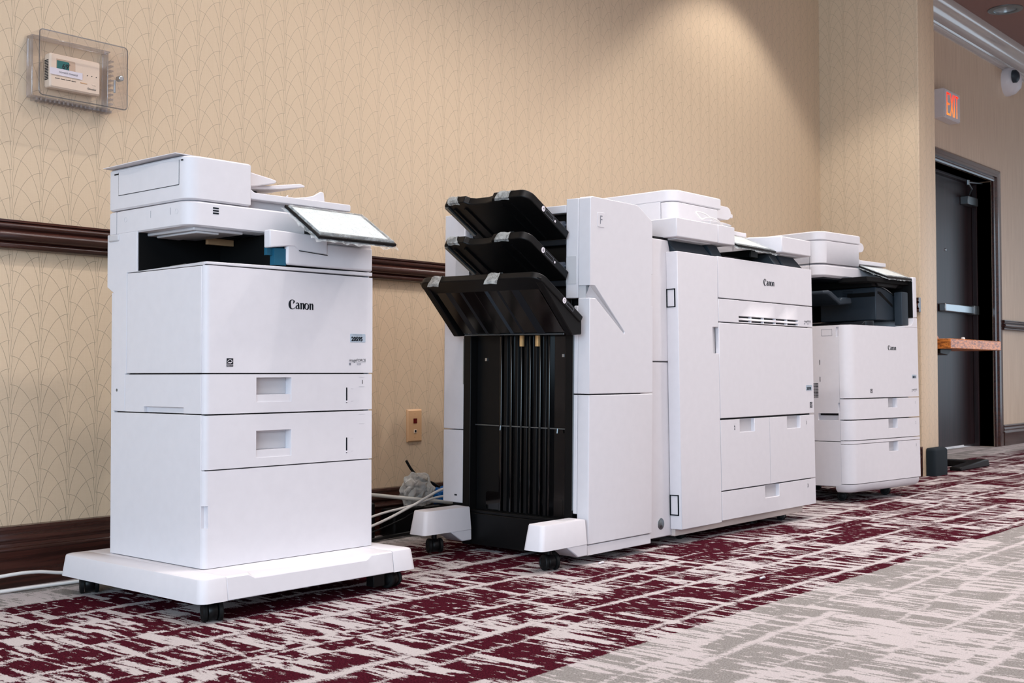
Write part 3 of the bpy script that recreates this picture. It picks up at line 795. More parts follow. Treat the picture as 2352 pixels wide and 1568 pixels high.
m = MB(); m.box(.002, .028, .4862, .4875, .13, .70); m.box(-.004, .002, .0585, .061, .16, .72); m.box(-.003, .002, .516, .5195, .54, .69); m.build('edge_strip', 'steel2', tw)
for k in range(2):
    MB().prism(rrect(.12 + k * .18, .26 + k * .18, .13, .19, .01, 3), 'x', .027, .0305).build('tower_recess', 'gloss', tw)
# exit rollers
for z0 in (1.0, .872):
    m = MB(); m.tube([(.022, .10, z0 + .045), (.022, .515, z0 + .045)], .004, 8)
    for k in range(4): m.lathe([(.006, 0), (.013, .002), (.013, .026), (.006, .028)], (.022, .115 + k * .11, z0 + .045), 'y', 14)
    m.build('exit_roller', 'inkgrey', F)
    m = MB()
    for k in range(4): m.lathe([(.006, 0), (.012, .002), (.012, .022), (.006, .024)], (.016, .112 + k * .11, z0 + .018), 'y', 14)
    m.build('exit_roller', 'paper' if z0 > .9 else 'slate', F)
    MB().box(.0, .03, .094, .50, z0 - .020, z0 - .002).build('exit_guide', 'slate_d', F, bev=.002)
# trays 1 and 2
def out_tray(zi, letter):
    ang = math.atan2(.111, .197); L = .228
    ux, uz = -cos(ang), sin(ang)
    def f(s, y, h): return (-.006 + ux * s + sin(ang) * h * -1 * -1 * 0 + uz * h * 1.0, y, zi + uz * s - ux * h)
    o_ = rrect(0, L, .077, .428, (.004, .034, .034, .004), 7)
    pts = []
    for p in o_: pts.append(p)
    # cut the finger notch into the outer end
    i = next(k for k, p in enumerate(pts) if p[0] > L - 1e-5 and p[1] > .1)
    notch = [(L, .215), (L - .012, .225), (L - .017, .250), (L - .017, .300), (L - .012, .320), (L, .330)]
    k0 = max(k for k, p in enumerate(pts) if p[0] > L - 1e-4 and p[1] < .2)
    pts = pts[:k0 + 1] + notch + pts[k0 + 1:]
    m = MB(); m.loft([[f(p[0], p[1], h) for p in pts] for h in (-.022, .003)])
    t = m.build('output_tray', 'black', F, bev=.003, seg=3, label='black output tray marked ' + letter)
    for y in (.15, .19, .34, .385):
        m = MB(); m.loft([[f(s, y + dy, h) for dy, h in ((0, -.021), (.008, -.021), (.008, -.027), (0, -.027))] for s in (.01, L - .03)])
        m.build('tray_rib', 'black', t)
    m = MB(); m.loft([[f(s, y, h) for y, h in ((.405, -.021), (.418, -.021), (.418, -.028), (.405, -.028))] for s in (.06, L - .015)]); m.build('tray_rib', 'steel2', t)
    # badge on the near edge
    g_ = lambda a, b: f(.142 - a, .0762, -.0098 + b)
    m = MB(); m.poly([g_(.0088 * cos(k * pi / 9), .0088 * sin(k * pi / 9)) for k in range(18)]); bdg = m.build('tray_badge', 'paper', t, label='round white badge ' + letter)
    g2 = lambda a, b: f(.142 - a, .0756, -.0098 + b)
    text_mb(letter, .012, lambda a, b: g2(a - .003, b - .0035)).build('badge_letter', 'ink', bdg)
    m = MB()
    for a0, b0, a1, b1 in ((.014, .006, .056, .006), (.014, -.006, .056, -.006), (.014, -.006, .014, .006), (.056, -.006, .056, .006)): m.strip([(a0, b0, .0009), (a1, b1, .0009)], g_)
    m.build('badge_outline', 'inkgrey', t)
    g3 = g_
    MB().poly([g3(.062, -.004), g3(.069, -.004), g3(.069, .003), g3(.062, .003)]).build('badge_dot', 'paper', t)
    # shipping tape over the outer edge
    for y0, y1, ss in ((.135, .190, 1), (.365, .410, -1)):
        m = MB(); st = []
        for k, (s, h) in enumerate(((L - .03, .0035), (L - .004, .0045), (L + .0035, .001), (L + .004, -.012), (L + .001, -.022), (L - .008, -.024))):
            st.append([m.v(f(s + .002 * sin(j * 2.1 + k), y0 + (y1 - y0) * j / 4 + .003 * k * ss, h + .0015 * sin(j * 1.7 + k * 2))) for j in range(5)])
        for a, b in zip(st, st[1:]):
            for j in range(4): m.face([a[j], a[j + 1], b[j + 1], b[j]])
        m.build('tape', 'tape', t, label='strip of clear packing tape')
out_tray(1.016, 'A'); out_tray(.891, 'B')
# lower tray with deep cheeks
ang = math.atan2(.125, .205); ux, uz = -cos(ang), sin(ang)
def f3(s, y, h): return (-.028 + ux * s + uz * h, y, .752 + uz * s - ux * h)
L3 = .243
m = MB(); pts = rrect(0, L3, .004, .500, (.004, .036, .036, .004), 7)
m.loft([[f3(p[0], p[1], h) for p in pts] for h in (-.020, .002)])
t3 = m.build('output_tray', 'black', F, bev=.003, seg=3, label='large lower black tray marked C')
for y0 in (.008, .472):
    m = MB(); m.prism([(-.238, .862), (-.228, .852), (-.076, .697), (-.030, .700), (-.030, .745), (-.215, .862)], 'y', y0, y0 + .024); m.build('tray_cheek', 'black', t3, bev=.003)
m = MB(); m.prism([(-.20, .835), (-.190, .826), (-.068, .706), (-.055, .706), (-.040, .735)], 'y', .045, .46); m.build('tray_underside', 'gloss', t3, bev=.004)
for y, w, mt in ((.40, .022, 'slate_d'), (.35, .012, 'slate_d'), (.30, .030, 'gloss'), (.245, .014, 'slate'), (.20, .010, 'slate_d'), (.12, .03, 'slate_d')):
    m = MB(); m.prism([(-.197, .8325), (-.188, .823), (-.066, .7035), (-.06, .708)], 'y', y, y + w); m.build('underside_rib', mt, t3, bev=.002)
m = MB(); m.tube([(-.058, .055, .7020), (-.058, .462, .7020)], .0028, 8); m.build('front_lip', 'steel2', t3)
g_ = lambda a, b: f3(.105 - a, .0032, -.009 + b); g2 = lambda a, b: f3(.105 - a, .0026, -.009 + b)
m = MB(); m.poly([g_(.0092 * cos(k * pi / 9), .0092 * sin(k * pi / 9)) for k in range(18)]); bdg = m.build('tray_badge', 'paper', t3, label='round white badge C')
text_mb('C', .011, lambda a, b: g2(a - .0035, b - .004)).build('badge_letter', 'ink', bdg)
m = MB()
for a0, b0, a1, b1 in ((.014, .005, .052, .005), (.014, -.005, .052, -.005), (.014, -.005, .014, .005), (.052, -.005, .052, .005)): m.strip([(a0, b0, .001), (a1, b1, .001)], g_)
m.build('badge_outline', 'inkgrey', t3)
for y0, y1 in ((.155, .205), (.395, .440)):
    m = MB(); st = []
    for k, (s, h) in enumerate(((L3 - .03, .0035), (L3 - .004, .0045), (L3 + .0035, .001), (L3 + .004, -.014), (L3 + .006, -.030), (L3 + .002, -.038))):
        st.append([m.v(f3(s + .002 * sin(j * 2.1 + k), y0 + (y1 - y0) * j / 4, h + .0015 * sin(j * 1.7 + k * 2))) for j in range(5)])
    for a, b in zip(st, st[1:]):
        for j in range(4): m.face([a[j], a[j + 1], b[j + 1], b[j]])
    m.build('tape', 'tape', t3, label='strip of clear packing tape')
# outrigger feet
for y0 in (-.010, .462):
    m = MB(); 
    def q(z, i, xr): return [(p[0], p[1], z) for p in rrect(-.237 + i, xr, y0 + i * .55, y0 + .074 - i * .3, (.014, .004, .004, .014), 5)]
    m.loft([q(.066, .0, -.0165), q(.136, .014, -.0165), q(.1395, .0165, -.019)])
    ft = m.build('stabiliser_foot', 'white', F, smooth=30)
    m = MB(); m.prism([(-.118, .067), (-.0165, .067), (-.0150, .031), (-.062, .031)], 'y', y0 + .001, y0 + .073); m.build('foot_gusset', 'white', ft, bev=.003)
    if y0 < 0:
        m = MB(); m.prism(rrect(-.10, -.04, y0 + .03, y0 + .062, .004, 3), 'z', .1390, .1402); m.build('cap_plate', 'white2', ft)
    caster(F, -.150, y0 + .040, -.5 if y0 > 0 else -.38, r=.0235, top=.067)
for y in (.10, .5): caster(F, .26, y, .2, r=.012, top=.03)

# ------------------------------------------------------------------ large printer
Q = thing('large_printer', (3.466, -1.0, 0), 0, -.0135, 'large wide white floor-standing printer joined to the finisher, two deck doors side by side', 'printer', 'row of office copiers')
MB().box(.012, .96, .035, .62, .027, .062).build('base_frame', plain('base_frame_paint', rgb(214, 200, 192), .5), Q, bev=.003)
m = MB(); m.box(.2675, 1.000, .018, .62, .060, 1.000); m.box(.06, .2675, .047, .62, .060, 1.000); m.build('chassis', 'chassis', Q)
m = MB(); m.prism([(-.178, .6235), (.06, .6235), (.030, .995), (.015, 1.0405), (-.178, 1.0405)], 'y', .046, .62); m.build('side_panel', 'white', Q, bev=.003)
MB().box(-.178, .06, .048, .62, .030, .6205).build('side_panel', 'white', Q, bev=.003)
MB().box(1.000, 1.006, .018, .62, .060, 1.000).build('side_panel', 'white', Q, bev=.002)
MB().box(.06, 1.0, .60, .63, .06, 1.05).build('rear_panel', 'white', Q, bev=.002)
MB().lathe([(0, -.004), (.008, -.004), (.011, -.002), (.019, -.001), (.021, .002)], (-.055, .048, .075), 'y', 18).build('fixing_screw', 'steel2', Q)
m = panel(.0005, .2665, .052, .9995, 0, .046, [(.2265, .2665, .653, .746, .017)])
ld = m.build('left_door', 'white', Q, bev=.002)
MB().box(.2275, .2660, .0160, .0168, .655, .744).build('handle_recess', 'white2', ld)
for z0, z1 in ((.808, .872), (.099, .169)):
    m = MB(); w = .0035
    for y0, y1, a, b in ((.010, .046, z1 - w, z1), (.010, .046, z0, z0 + w), (.010, .010 + w * 1.3, z0, z1), (.042, .046, z0, z1)): m.box(-.0012, .004, y0, y1, a, b)
    m.build('door_hinge', 'ink', ld)
def fpnl(name, x0, x1, z0, z1, pk=()): return panel(x0, x1, z0, z1, 0, .017, pk).build(name, 'white', Q, bev=.0018)
uc = fpnl('upper_cover', .2695, 1.010, .8530, 1.0015)
logo(uc, .604, .9155, 0, .086)
mc = fpnl('vent_cover', .2695, 1.0095, .7670, .8495, [(.413 + k * .095, .413 + k * .095 + .092, z, z + .0065, .012) for k in range(5) for z in (.7705, .7850)])
model_mark(mc, .936, .7865, 0, .058, '8170')
m = MB(); m.box(.413, .885, .0115, .013, .770, .792); m.build('vent_gap', 'ink', mc)
bp = fpnl('front_panel', .2695, 1.0085, .4210, .7635)
asset_tag(bp, .940, .512, 0, .053, '20590'); star_mark(bp, .970, .443, 0, .022)
for x0, x1, h0, h1, nn, nx in ((.2695, .6310, .405, .517, '2', .362), (.6335, 1.0075, .773, .885, '1', .934)):
    d_ = fpnl('deck_door', x0, x1, .1635, .4145, [(h0, h1, .366, .4145, .0155)])
    MB().box(h0 + .002, h1 - .002, .0150, .05, .368, .4135).build('handle_recess', 'white2', d_)
    text('drawer_number', nn, nx, .378, 0, .020, d_, bold=.0003); MB().box(nx, nx + .02, -.0004, .0005, .398, .399).build('moulded_mark', 'white2', d_)
d_ = fpnl('paper_drawer', .2695, 1.0075, .0580, .1590, [(.587, .699, .112, .159, .0155)])
MB().box(.589, .697, .0150, .05, .1135, .158).build('handle_recess', 'white2', d_)
text('drawer_number', '3', .934, .128, 0, .02, d_, bold=.0003)
for x, y in ((.855, .075), (.15, .10), (.72, .50), (.15, .52)): caster(Q, x, y, .3, r=.0145, top=.032)
m = MB(); m.lathe([(.012, .0), (.020, .002), (.020, .010), (.010, .014), (.010, .03)], (.70, .12, 0), 'z', 14); m.build('levelling_foot', 'black', Q)
# output slot between body and scanner deck
m = MB(); m.prism([(.020, .999), (.060, 1.048), (.58, 1.048), (.58, .999)], 'x', .026, .262); m.build('slot_fairing', 'slate', Q, bev=.003)
m = MB(); m.prism([(.020, .999), (.050, 1.052), (.58, 1.052), (.58, .999)], 'x', .275, .345); m.build('slot_fairing', 'slate', Q, bev=.003)
m = MB(); m.prism([(.300, .999), (.340, 1.03), (.60, 1.05), (.60, .999)], 'x', .345, .80); m.build('slot_floor', 'slate_d', Q, bev=.003)
m = MB(); m.prism([(.02, .999), (.06, 1.018), (.30, 1.01), (.30, .999)], 'x', .40, .60); m.build('slot_tray', 'black', Q, bev=.004)
m = MB(); m.prism([(.022, .999), (.055, 1.050), (.58, 1.050), (.58, .999)], 'x', .75, .805); m.build('slot_fairing', 'slate', Q, bev=.003)
m = MB(); m.loft([[(.815, .02, .999), (.985, .02, .999), (.985, .58, .999), (.815, .58, .999)], [(.815, .05, 1.050), (.950, .05, 1.050), (.950, .58, 1.050), (.815, .58, 1.050)]]); m.build('slot_fairing', 'slate', Q, bev=.004)
# scanner deck
MB().box(-.08, .03, .056, .56, 1.039, 1.0505).build('deck_gap', 'chassis', Q)
MB().box(.0, .2745, 0, .56, 1.0495, 1.1155).build('deck_left', 'white', Q, bev=.003)
MB().box(.2765, .395, 0, .56, 1.0495, 1.1165).build('deck_left', 'white', Q, bev=.003)
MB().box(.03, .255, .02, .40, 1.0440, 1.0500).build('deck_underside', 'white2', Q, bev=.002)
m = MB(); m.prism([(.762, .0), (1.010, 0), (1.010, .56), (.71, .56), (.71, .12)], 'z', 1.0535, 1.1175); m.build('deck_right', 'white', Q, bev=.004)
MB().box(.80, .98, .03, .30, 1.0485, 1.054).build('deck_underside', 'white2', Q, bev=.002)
MB().box(.394, .715, .19, .56, 1.05, 1.128).build('scanner_body', 'white', Q, bev=.004)
MB().box(.40, .79, .17, .55, 1.1285, 1.146).build('platen_lid', 'white', Q, bev=.003)
m = MB(); m.rbox(.222, .535, .152, .207, 1.1165, 1.2115, (.045, .003, .003, .003), 8, .002); fdr = m.build('document_feeder', 'white', Q, smooth=40)
m = MB(); m.box(.222, .545, .209, .55, 1.1165, 1.215); m.build('feeder_body', 'white', fdr, bev=.002)
m = MB(); m.rbox(.222, .563, .152, .55, 1.2140, 1.2570, (.05, .006, .006, .01), 8, .004); m.build('feeder_cover', 'white', fdr, smooth=40)
m = MB(); m.box(.500, .548, .17, .30, 1.165, 1.214); m.build('feeder_end', 'white2', fdr, bev=.002)
m = MB(); m.prism([(.55, 1.193), (.690, 1.193)] + arc(.690, 1.219, .033, .026, -90, 80, 8) + [(.55, 1.246)], 'y', .20, .46); m.build('feed_tray', 'white', fdr, bev=.002)
MB().box(.68, .745, .205, .44, 1.205, 1.2205).build('tray_end', 'white', fdr, bev=.003)
m = MB(); m.prism([(.300, 1.1265), (.415, 1.1265), (.452, 1.1285), (.452, 1.1345), (.412, 1.1385), (.300, 1.1385)], 'y', .045, .135); kt = m.build('side_tray', 'white2', Q, bev=.002)
MB().box(.305, .42, .05, .13, 1.1165, 1.1270).build('tray_bracket', 'slate', kt, bev=.001)
m = MB(); cp_ = [Vector(q_) for q_ in ((.365, .03, 1.121), (.31, .022, 1.137), (.262, .03, 1.143), (.243, .045, 1.137), (.238, .06, 1.152), (.254, .075, 1.167), (.30, .07, 1.165), (.355, .06, 1.143))]
cr = []
for i_ in range(7):
    A_, B_, C_, D_ = cp_[max(i_ - 1, 0)], cp_[i_], cp_[i_ + 1], cp_[min(i_ + 2, 7)]
    cr += [.5 * (2 * B_ + (C_ - A_) * t_ + (2 * A_ - 5 * B_ + 4 * C_ - D_) * t_ ** 2 + (3 * B_ - A_ - 3 * C_ + D_) * t_ ** 3) for t_ in (0, .16, .33, .5, .66, .83)]
m.tube(cr, .0024, 8); m.build('cable_loop', 'cable', Q)
touch_panel(Q, [(.400, -.012, 1.052), (.694, -.012, 1.050), (.690, .135, 1.118), (.400, .135, 1.120)], .012, seed=8.0, amp=.003)
m = MB(); m.box(.60, .66, .05, .2, 1.025, 1.055); m.build('panel_arm', 'black', Q, bev=.004)

# ------------------------------------------------------------------ copier in the corner
T = thing('corner_copier', (5.035, -.90, 0), radians(-6.5), -.013, 'farthest white copier, beside the projecting wall end, with dark open output bay', 'copier', 'row of office copiers')
W3 = .620
m = MB(); m.loft([[(p[0], p[1], z) for p in rrect(i, W3 - i, i, .085, (.055 - i * .4, .02, .005, .005), 6)] for z, i in ((.047, .020), (.052, .010), (.064, .002), (.0835, .0))]); m.build('base_trim', 'white', T, smooth=50)
MB().box(.031, W3 - .008, .051, .60, .070, .795).build('chassis', 'chassis', T)
for x, y in ((.12, .12), (.5, .12), (.12, .5), (.5, .5)): caster(T, x, y, .4, r=.022, top=.05)
def p3(name, z0, z1, pk=()): return panel(.0, W3, z0, z1, 0, .050, pk, .052).build(name, 'white', T, bev=.0015)
hp = lambda z: [(.329, .414, z - .044, z, .024)]
for z0, z1, nm, nn in ((.0865, .2625, 'paper_drawer', '3'), (.2810, .3690, 'paper_drawer', '2'), (.3740, .4650, 'paper_drawer', '1')):
    d_ = p3(nm, z0, z1, hp(z1)); text('drawer_number', nn, .578, z1 - .03, 0, .018, d_, mat='inkgrey')
    MB().box(.331, .412, .0235, .026, z1 - .042, z1 - .001).build('handle_recess', 'white2', d_)
p3('drawer_rail', .2650, .2775)
fc3 = p3('front_cover', .4695, .7990)
logo(fc3, .3365, .689, 0, .076); asset_tag(fc3, .558, .556, 0, .042, '20575'); model_mark(fc3, .552, .500, 0, .050, '6160'); star_mark(fc3, .174, .491, 0, .018)
m = MB(); m.prism([(.50, .7995), (W3, .7995), (W3, .8455), (.588, .8455), (.585, .835), (.577, .820), (.562, .811), (.54, .808), (.50, .806)], 'y', 0, .05); m.build('column_foot', 'white', T, bev=.0015)
MB().box(.588, W3, 0, .60, .8475, 1.0430).build('right_column', 'white', T, bev=.004)
MB().box(.588, W3, .05, .60, .7995, .8455).build('right_panel', 'white', T, bev=.002)
# left flank
sp = sidepanel(.053, .598, .2765, .7985, .0005, .030, [(.021 + .04, .165, .371, .402, .020), (.053, .066, .745, .790, .006), (.053, .062, .409, .449, .006)]).build('side_panel', 'white', T, bev=.0012)
MB().box(.0192, .0205, .062, .164, .392, .4015).build('grip_shade', 'chassis', sp)  # dark strip paints the shade in the top of the grip pocket
m = MB()
for k in range(10):
    for a, b in ((.150, .166), (.168, .20)): m.box(-.0008, .001, a + .012, b + .012, .474 + k * .0068, .4775 + k * .0068)
m.build('vent_slots', 'ink', sp)
m = MB()
for z in (.545, .622): m.box(-.0008, .001, .150, .1525, z, z + .022)
m.build('side_slots', 'ink', sp)
m = MB()
for y0, y1, z0, z1 in ((.085, .140, .7525, .7533), (.085, .140, .7815, .7823), (.085, .0858, .7525, .7820), (.1392, .140, .7525, .7820)): m.box(-.0004, .001, y0, y1, z0, z1)
m.build('cover_outline', 'inkgrey', sp)
sidepanel(.053, .598, .0745, .2735, .0005, .030).build('side_panel', 'white', T, bev=.0012)
# output bay
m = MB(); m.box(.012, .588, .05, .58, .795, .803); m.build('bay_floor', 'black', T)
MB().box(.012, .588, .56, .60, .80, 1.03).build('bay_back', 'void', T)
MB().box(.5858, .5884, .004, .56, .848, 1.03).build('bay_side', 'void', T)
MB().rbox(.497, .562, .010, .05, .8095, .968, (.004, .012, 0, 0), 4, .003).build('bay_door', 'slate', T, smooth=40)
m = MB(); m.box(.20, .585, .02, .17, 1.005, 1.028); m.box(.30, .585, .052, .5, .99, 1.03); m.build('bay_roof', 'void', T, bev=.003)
m = MB(); m.prism([(.345, .833), (.582, .833), (.582, .929), (.440, .978), (.390, .988), (.345, .988)], 'y', .06, .36); inn = m.build('inner_finisher', 'slate', T, bev=.005)
m = MB(); m.prism([(.362, .956), (.372, .956), (.496, .897), (.496, .909), (.388, .966), (.362, .968)], 'y', .0588, .064); m.box(.3438, .348, .064, .21, .944, .964); m.build('exit_slot', 'void', inn)
m = MB(); m.prism([(.390, .989), (.440, .979), (.500, .958), (.500, .961), (.440, .982), (.390, .992)], 'y', .058, .072); m.build('edge_highlight', 'steel', inn)
MB().box(.520, .522, .0592, .062, .835, .945).build('cover_seam', 'ink', inn)
m = MB()
for k in range(4): m.box(.344, .346, .18, .235, .952 + k * .007, .955 + k * .007)
m.build('finisher_vents', 'ink', inn)
MB().box(.0, .345, .34, .40, .94, .985).build('bay_bridge', 'slate_d', T, bev=.003)
m = MB(); m.prism([(.01, .945), (.05, .945), (.148, .900), (.252, .908), (.247, .937), (.168, .935), (.156, .922), (.078, .959), (.056, .964), (.01, .960)], 'y', .13, .32); m.build('relay_tray', 'slate', T, bev=.006)
m = MB()
for k in range(4): m.box(.03 + k * .05, .033 + k * .05, .552, .56, .81, .93)
m.build('bay_ribs', 'slate_d', T)
m = MB(); m.prism([(.02, .803), (.20, .806), (.23, .822), (.30, .822), (.30, .803)], 'y', .055, .4); m.lathe([(.0, 0), (.04, 0), (.04, .022), (0, .022)], (.27, .075, .803), 'z', 20); m.build('output_tray', 'slate_d', T, bev=.003)
# scanner and feeder
m = MB(); m.rbox(.010, .600, .142, .60, 1.026, 1.0860, (.055, .02, .005, .005), 8, .010); sc3 = m.build('scanner', 'white', T, smooth=45)
MB().lathe([(0, -.0012), (.008, -.0012), (.009, .001)], (.010, .225, 1.055), 'x', 14).build('screw', 'steel2', sc3)
MB().box(.0094, .011, .200, .2008, 1.03, 1.192).build('seam', 'ink', sc3)
MB().box(.05, .585, .155, .56, 1.018, 1.027).build('scanner_underside', 'slate_d', sc3, bev=.002)
m = MB(); m.rbox(.010, .345, .142, .60, 1.0895, 1.1925, (.055, .004, .005, .005), 8, .002); ad3 = m.build('document_feeder', 'white', T, smooth=45)
m = MB(); m.rbox(.010, .358, .142, .60, 1.1950, 1.2360, (.055, .005, .01, .01), 8, .004); m.build('feeder_cover', 'white', ad3, smooth=45)
m = MB(); m.prism([(.345, 1.168), (.455, 1.171)] + arc(.458, 1.194, .031, .023, -85, 80, 8) + [(.345, 1.222)], 'y', .20, .46); m.build('feed_tray', 'white', ad3, bev=.002)
MB().box(.33, .352, .15, .24, 1.138, 1.192).build('feeder_end', 'white2', ad3, bev=.002)
m = MB(); m.prism([(.30, 1.101), (.595, 1.101), (.595, 1.121), (.358, 1.122), (.347, 1.127), (.340, 1.14), (.30, 1.14)], 'y', .1435, .56); m.build('platen_lid', 'white', T, bev=.003)
touch_panel(T, [(.350, .0, 1.034), (.582, .0, 1.034), (.585, .145, 1.094), (.340, .145, 1.096)], .018, seed=5.0, amp=.003)
m = MB(); m.prism([(.34, .99), (.50, .985), (.56, 1.03), (.30, 1.03)], 'y', .04, .2); m.build('panel_arm', 'black', T, bev=.004)

# ------------------------------------------------------------------ loose items
def cable(name, pts, r, mat, label, sub=12, cat='cable', group=None):
    P = [Vector(p) for p in pts]; out = []
    for i in range(len(P) - 1):
        a, b, c, d = P[max(i - 1, 0)], P[i], P[i + 1], P[min(i + 2, len(P) - 1)]
        for k in range(sub):
            t = k / sub
            out.append(.5 * ((2 * b) + (c - a) * t + (2 * a - 5 * b + 4 * c - d) * t * t + (3 * b - a - 3 * c + d) * t ** 3))
    out.append(P[-1])
    m = MB(); m.tube(out, r, 10); return tag(m.build(name, mat, smooth=60), label, cat, group)
cable('data_cable', [(.9, -.075, .006), (1.3, -.08, .030), (1.555, -.085, .046), (1.652, -.085, .046), (1.73, -.085, .034), (1.85, -.09, .02), (2.1, -.10, .006)], .0048, 'cable', 'white cable arching off the carpet along the left baseboard', group='white data cables')
cable('data_cable', [(.9, -.085, .006), (1.3, -.09, .006), (1.555, -.095, .008), (1.76, -.10, .007), (2.0, -.11, .006), (2.3, -.12, .006)], .0048, 'cable', 'white cable lying flat on carpet below the arching cable', group='white data cables')
cable('data_cable', [(2.35, -.13, .006), (2.62, -.13, .012), (2.859, -.158, .068), (3.02, -.167, .117), (3.19, -.170, .165), (3.35, -.17, .13), (3.5, -.16, .006)], .0048, 'cable', 'upper white cable crossing in front of the crumpled plastic bag', group='white data cables')
cable('data_cable', [(2.35, -.11, .006), (2.62, -.12, .03), (2.845, -.138, .089), (3.01, -.153, .112), (3.19, -.155, .134), (3.35, -.15, .10), (3.5, -.14, .006)], .0042, 'cable', 'lower white cable rising more gently past the plastic bag', group='white data cables')
pc = thing('power_cable', (2.86, -.062, 0), 0, 0, 'thick light grey power cord with plug beside the nearest copier', 'power cord')
m = MB(); pts = []
for k in range(25):
    t = k / 24; pts.append((.03 + t * .44, -.072 * min(1, t * 2.2), .158 - .053 * min(1, t * 1.25)))
m.tube(pts, .0068, 12); m.build('cord', 'cablegrey', pc, smooth=60)
m = MB(); m.tube([(-.05, 0, .150), (-.02, 0, .153), (.0, 0, .156), (.012, 0, .157)], [.022, .022, .016, .0115], 14); m.build('plug', 'cablegrey', pc, smooth=60)
m = MB(); m.tube([(.012 + k * .0022, 0, .157) for k in range(12)], [.0115 if k % 2 else .0095 for k in range(12)], 12); m.build('strain_relief', 'cablegrey', pc, smooth=60)
m = MB(); m.prism(rrect(2.79, 2.92, -.080, -.024, .012, 4), 'z', 0, .128); tag(m.build('power_adapter', 'black', bev=.006), 'black block of a power adapter under the grey plug', 'adapter')
m = MB(); m.prism(rrect(2.985, 3.30, -.105, -.03, .012, 4), 'z', 0, .098); tag(m.build('power_strip', 'black', bev=.006), 'black power box on the floor holding up the plastic bag', 'power strip')
cable('black_cable', [(2.3, -.16, .006), (2.7, -.155, .007), (2.92, -.13, .010), (3.1, -.125, .013), (3.35, -.14, .006)], .0065, 'cableblk', 'black cable on the carpet along the baseboard behind the nearest copier')
cable('thin_wire', [(2.75, -.115, .006), (2.95, -.118, .050), (3.02, -.118, .066), (3.08, -.117, .080), (3.2, -.116, .05), (3.3, -.12, .003)], .0026, 'cableblk', 'thin black wire looping under the white cables', cat='wire')
cable('black_lead', [(3.12, -.028, .262), (3.145, -.034, .225), (3.19, -.040, .185), (3.25, -.040, .17), (3.36, -.05, .10), (3.40, -.06, .006)], .005, 'cableblk', 'short stiff black lead sticking up beside plastic bag', cat='cable')
def blob(name, c, rx, ry, rz, amp, mat, label, cat, seed, n=3.2, floor=None):
    m = MB(); bmesh.ops.create_icosphere(m.bm, subdivisions=5, radius=1)
    for v in m.bm.verts:
        p = v.co.copy(); q = p * n + Vector((seed, seed * 2, 1))
        k = .9 + amp * .8 * noise.noise(q)
        for fq, am in ((.7, .9), (1.3, .5)): k += amp * am * max(0, 1 - 2.6 * abs(noise.noise(q * fq + Vector((fq, 4, seed))))) ** 1.5
        v.co = Vector((c[0] + p.x * rx * k, c[1] + p.y * ry * k, c[2] + p.z * rz * k))
        if floor is not None and v.co.z < floor: v.co.z = floor
        if v.co.y > -.034: v.co.y = -.034
    for _ in range(2): bmesh.ops.smooth_vert(m.bm, verts=m.bm.verts, factor=.5, use_axis_x=True, use_axis_y=True, use_axis_z=True)
    return tag(m.build(name, mat, smooth=70), label, cat)
blob('plastic_bag', (3.125, -.080, .150), .075, .036, .060, .30, 'bag', 'crumpled clear plastic bag by the baseboard between the two nearest machines', 'plastic bag', 3.3, 1.9, .099)
blob('blue_bag', (3.258, -.080, .122), .038, .028, .033, .3, 'blue', 'blue plastic bundle half hidden behind the finisher', 'plastic bag', 6.1, 3, .099)

# table in the alcove
t = thing('pedestal_table', (7.53, -.30, 0), 0, 0, 'pedestal table with orange burl edge standing in front of the dark door', 'table')
MB().box(-.45, .45, -.30, .26, .727, .787).build('table_top', 'burl', t, bev=.004)
MB().lathe([(.035, 0), (.035, .70), (.11, .712), (.13, .7265)], (-.02, -.0, .02), 'z', 20).build('pedestal', 'black', t)
m = MB(); m.prism([(-.40, .0), (-.40, .022), (0, .045), (.08, .045), (.10, .012), (.10, 0)], 'y', -.335, -.265); m.box(-.07, .03, -.30, .25, .0, .04); m.build('foot_bar', 'black', t, bev=.006)
m = MB(); m.prism([(-.40, .727), (-.40, .70), (-.28, .69), (-.2, .727)], 'y', -.22, .1); m.build('support_bracket', 'black', t, bev=.003)
m = MB(); m.lathe([(0, 0), (.012, 0), (.012, .010), (.008, .014), (0, .015)], (7.40, -.56, .787), 'z', 14); tag(m.build('bottle_cap', 'cable', smooth=50), 'tiny white cap on the burl-edged table top', 'cap')
m = MB(); m.prism([(7.09, .787), (7.17, .787), (7.10, .835)], 'y', -.50, -.46); tag(m.build('table_card', 'burl', bev=.002), 'small reddish brown wedge at the left end of the table top', 'wedge')
m = MB(); m.loft([[(p[0], p[1], z) for p in rrect(6.668 + i, 6.872 - i, -.655 + i, -.605, (.02, .02, .0, .0), 5)] for z, i in ((0, .0), (.14, .0), (.152, .004), (.158, .016))])
tag(m.build('bumper_pad', 'fabric', smooth=50), 'black padded block at the foot of the projecting wall end', 'bumper')
# litter on the carpet
for i, (x, y) in enumerate(((2.96, -1.02), (3.03, -1.53))):
    m = MB(); m.tube([(x, y, .004), (x + .012, y - .004, .006), (x + .022, y - .002, .004)], .003, 6)
    tag(m.build('paper_scrap', 'paper'), ('tiny white scrap on carpet just left of the front foot of the finisher', 'tiny white scrap on carpet in front of the finisher, near the grey border')[i], 'scrap', 'paper scraps')

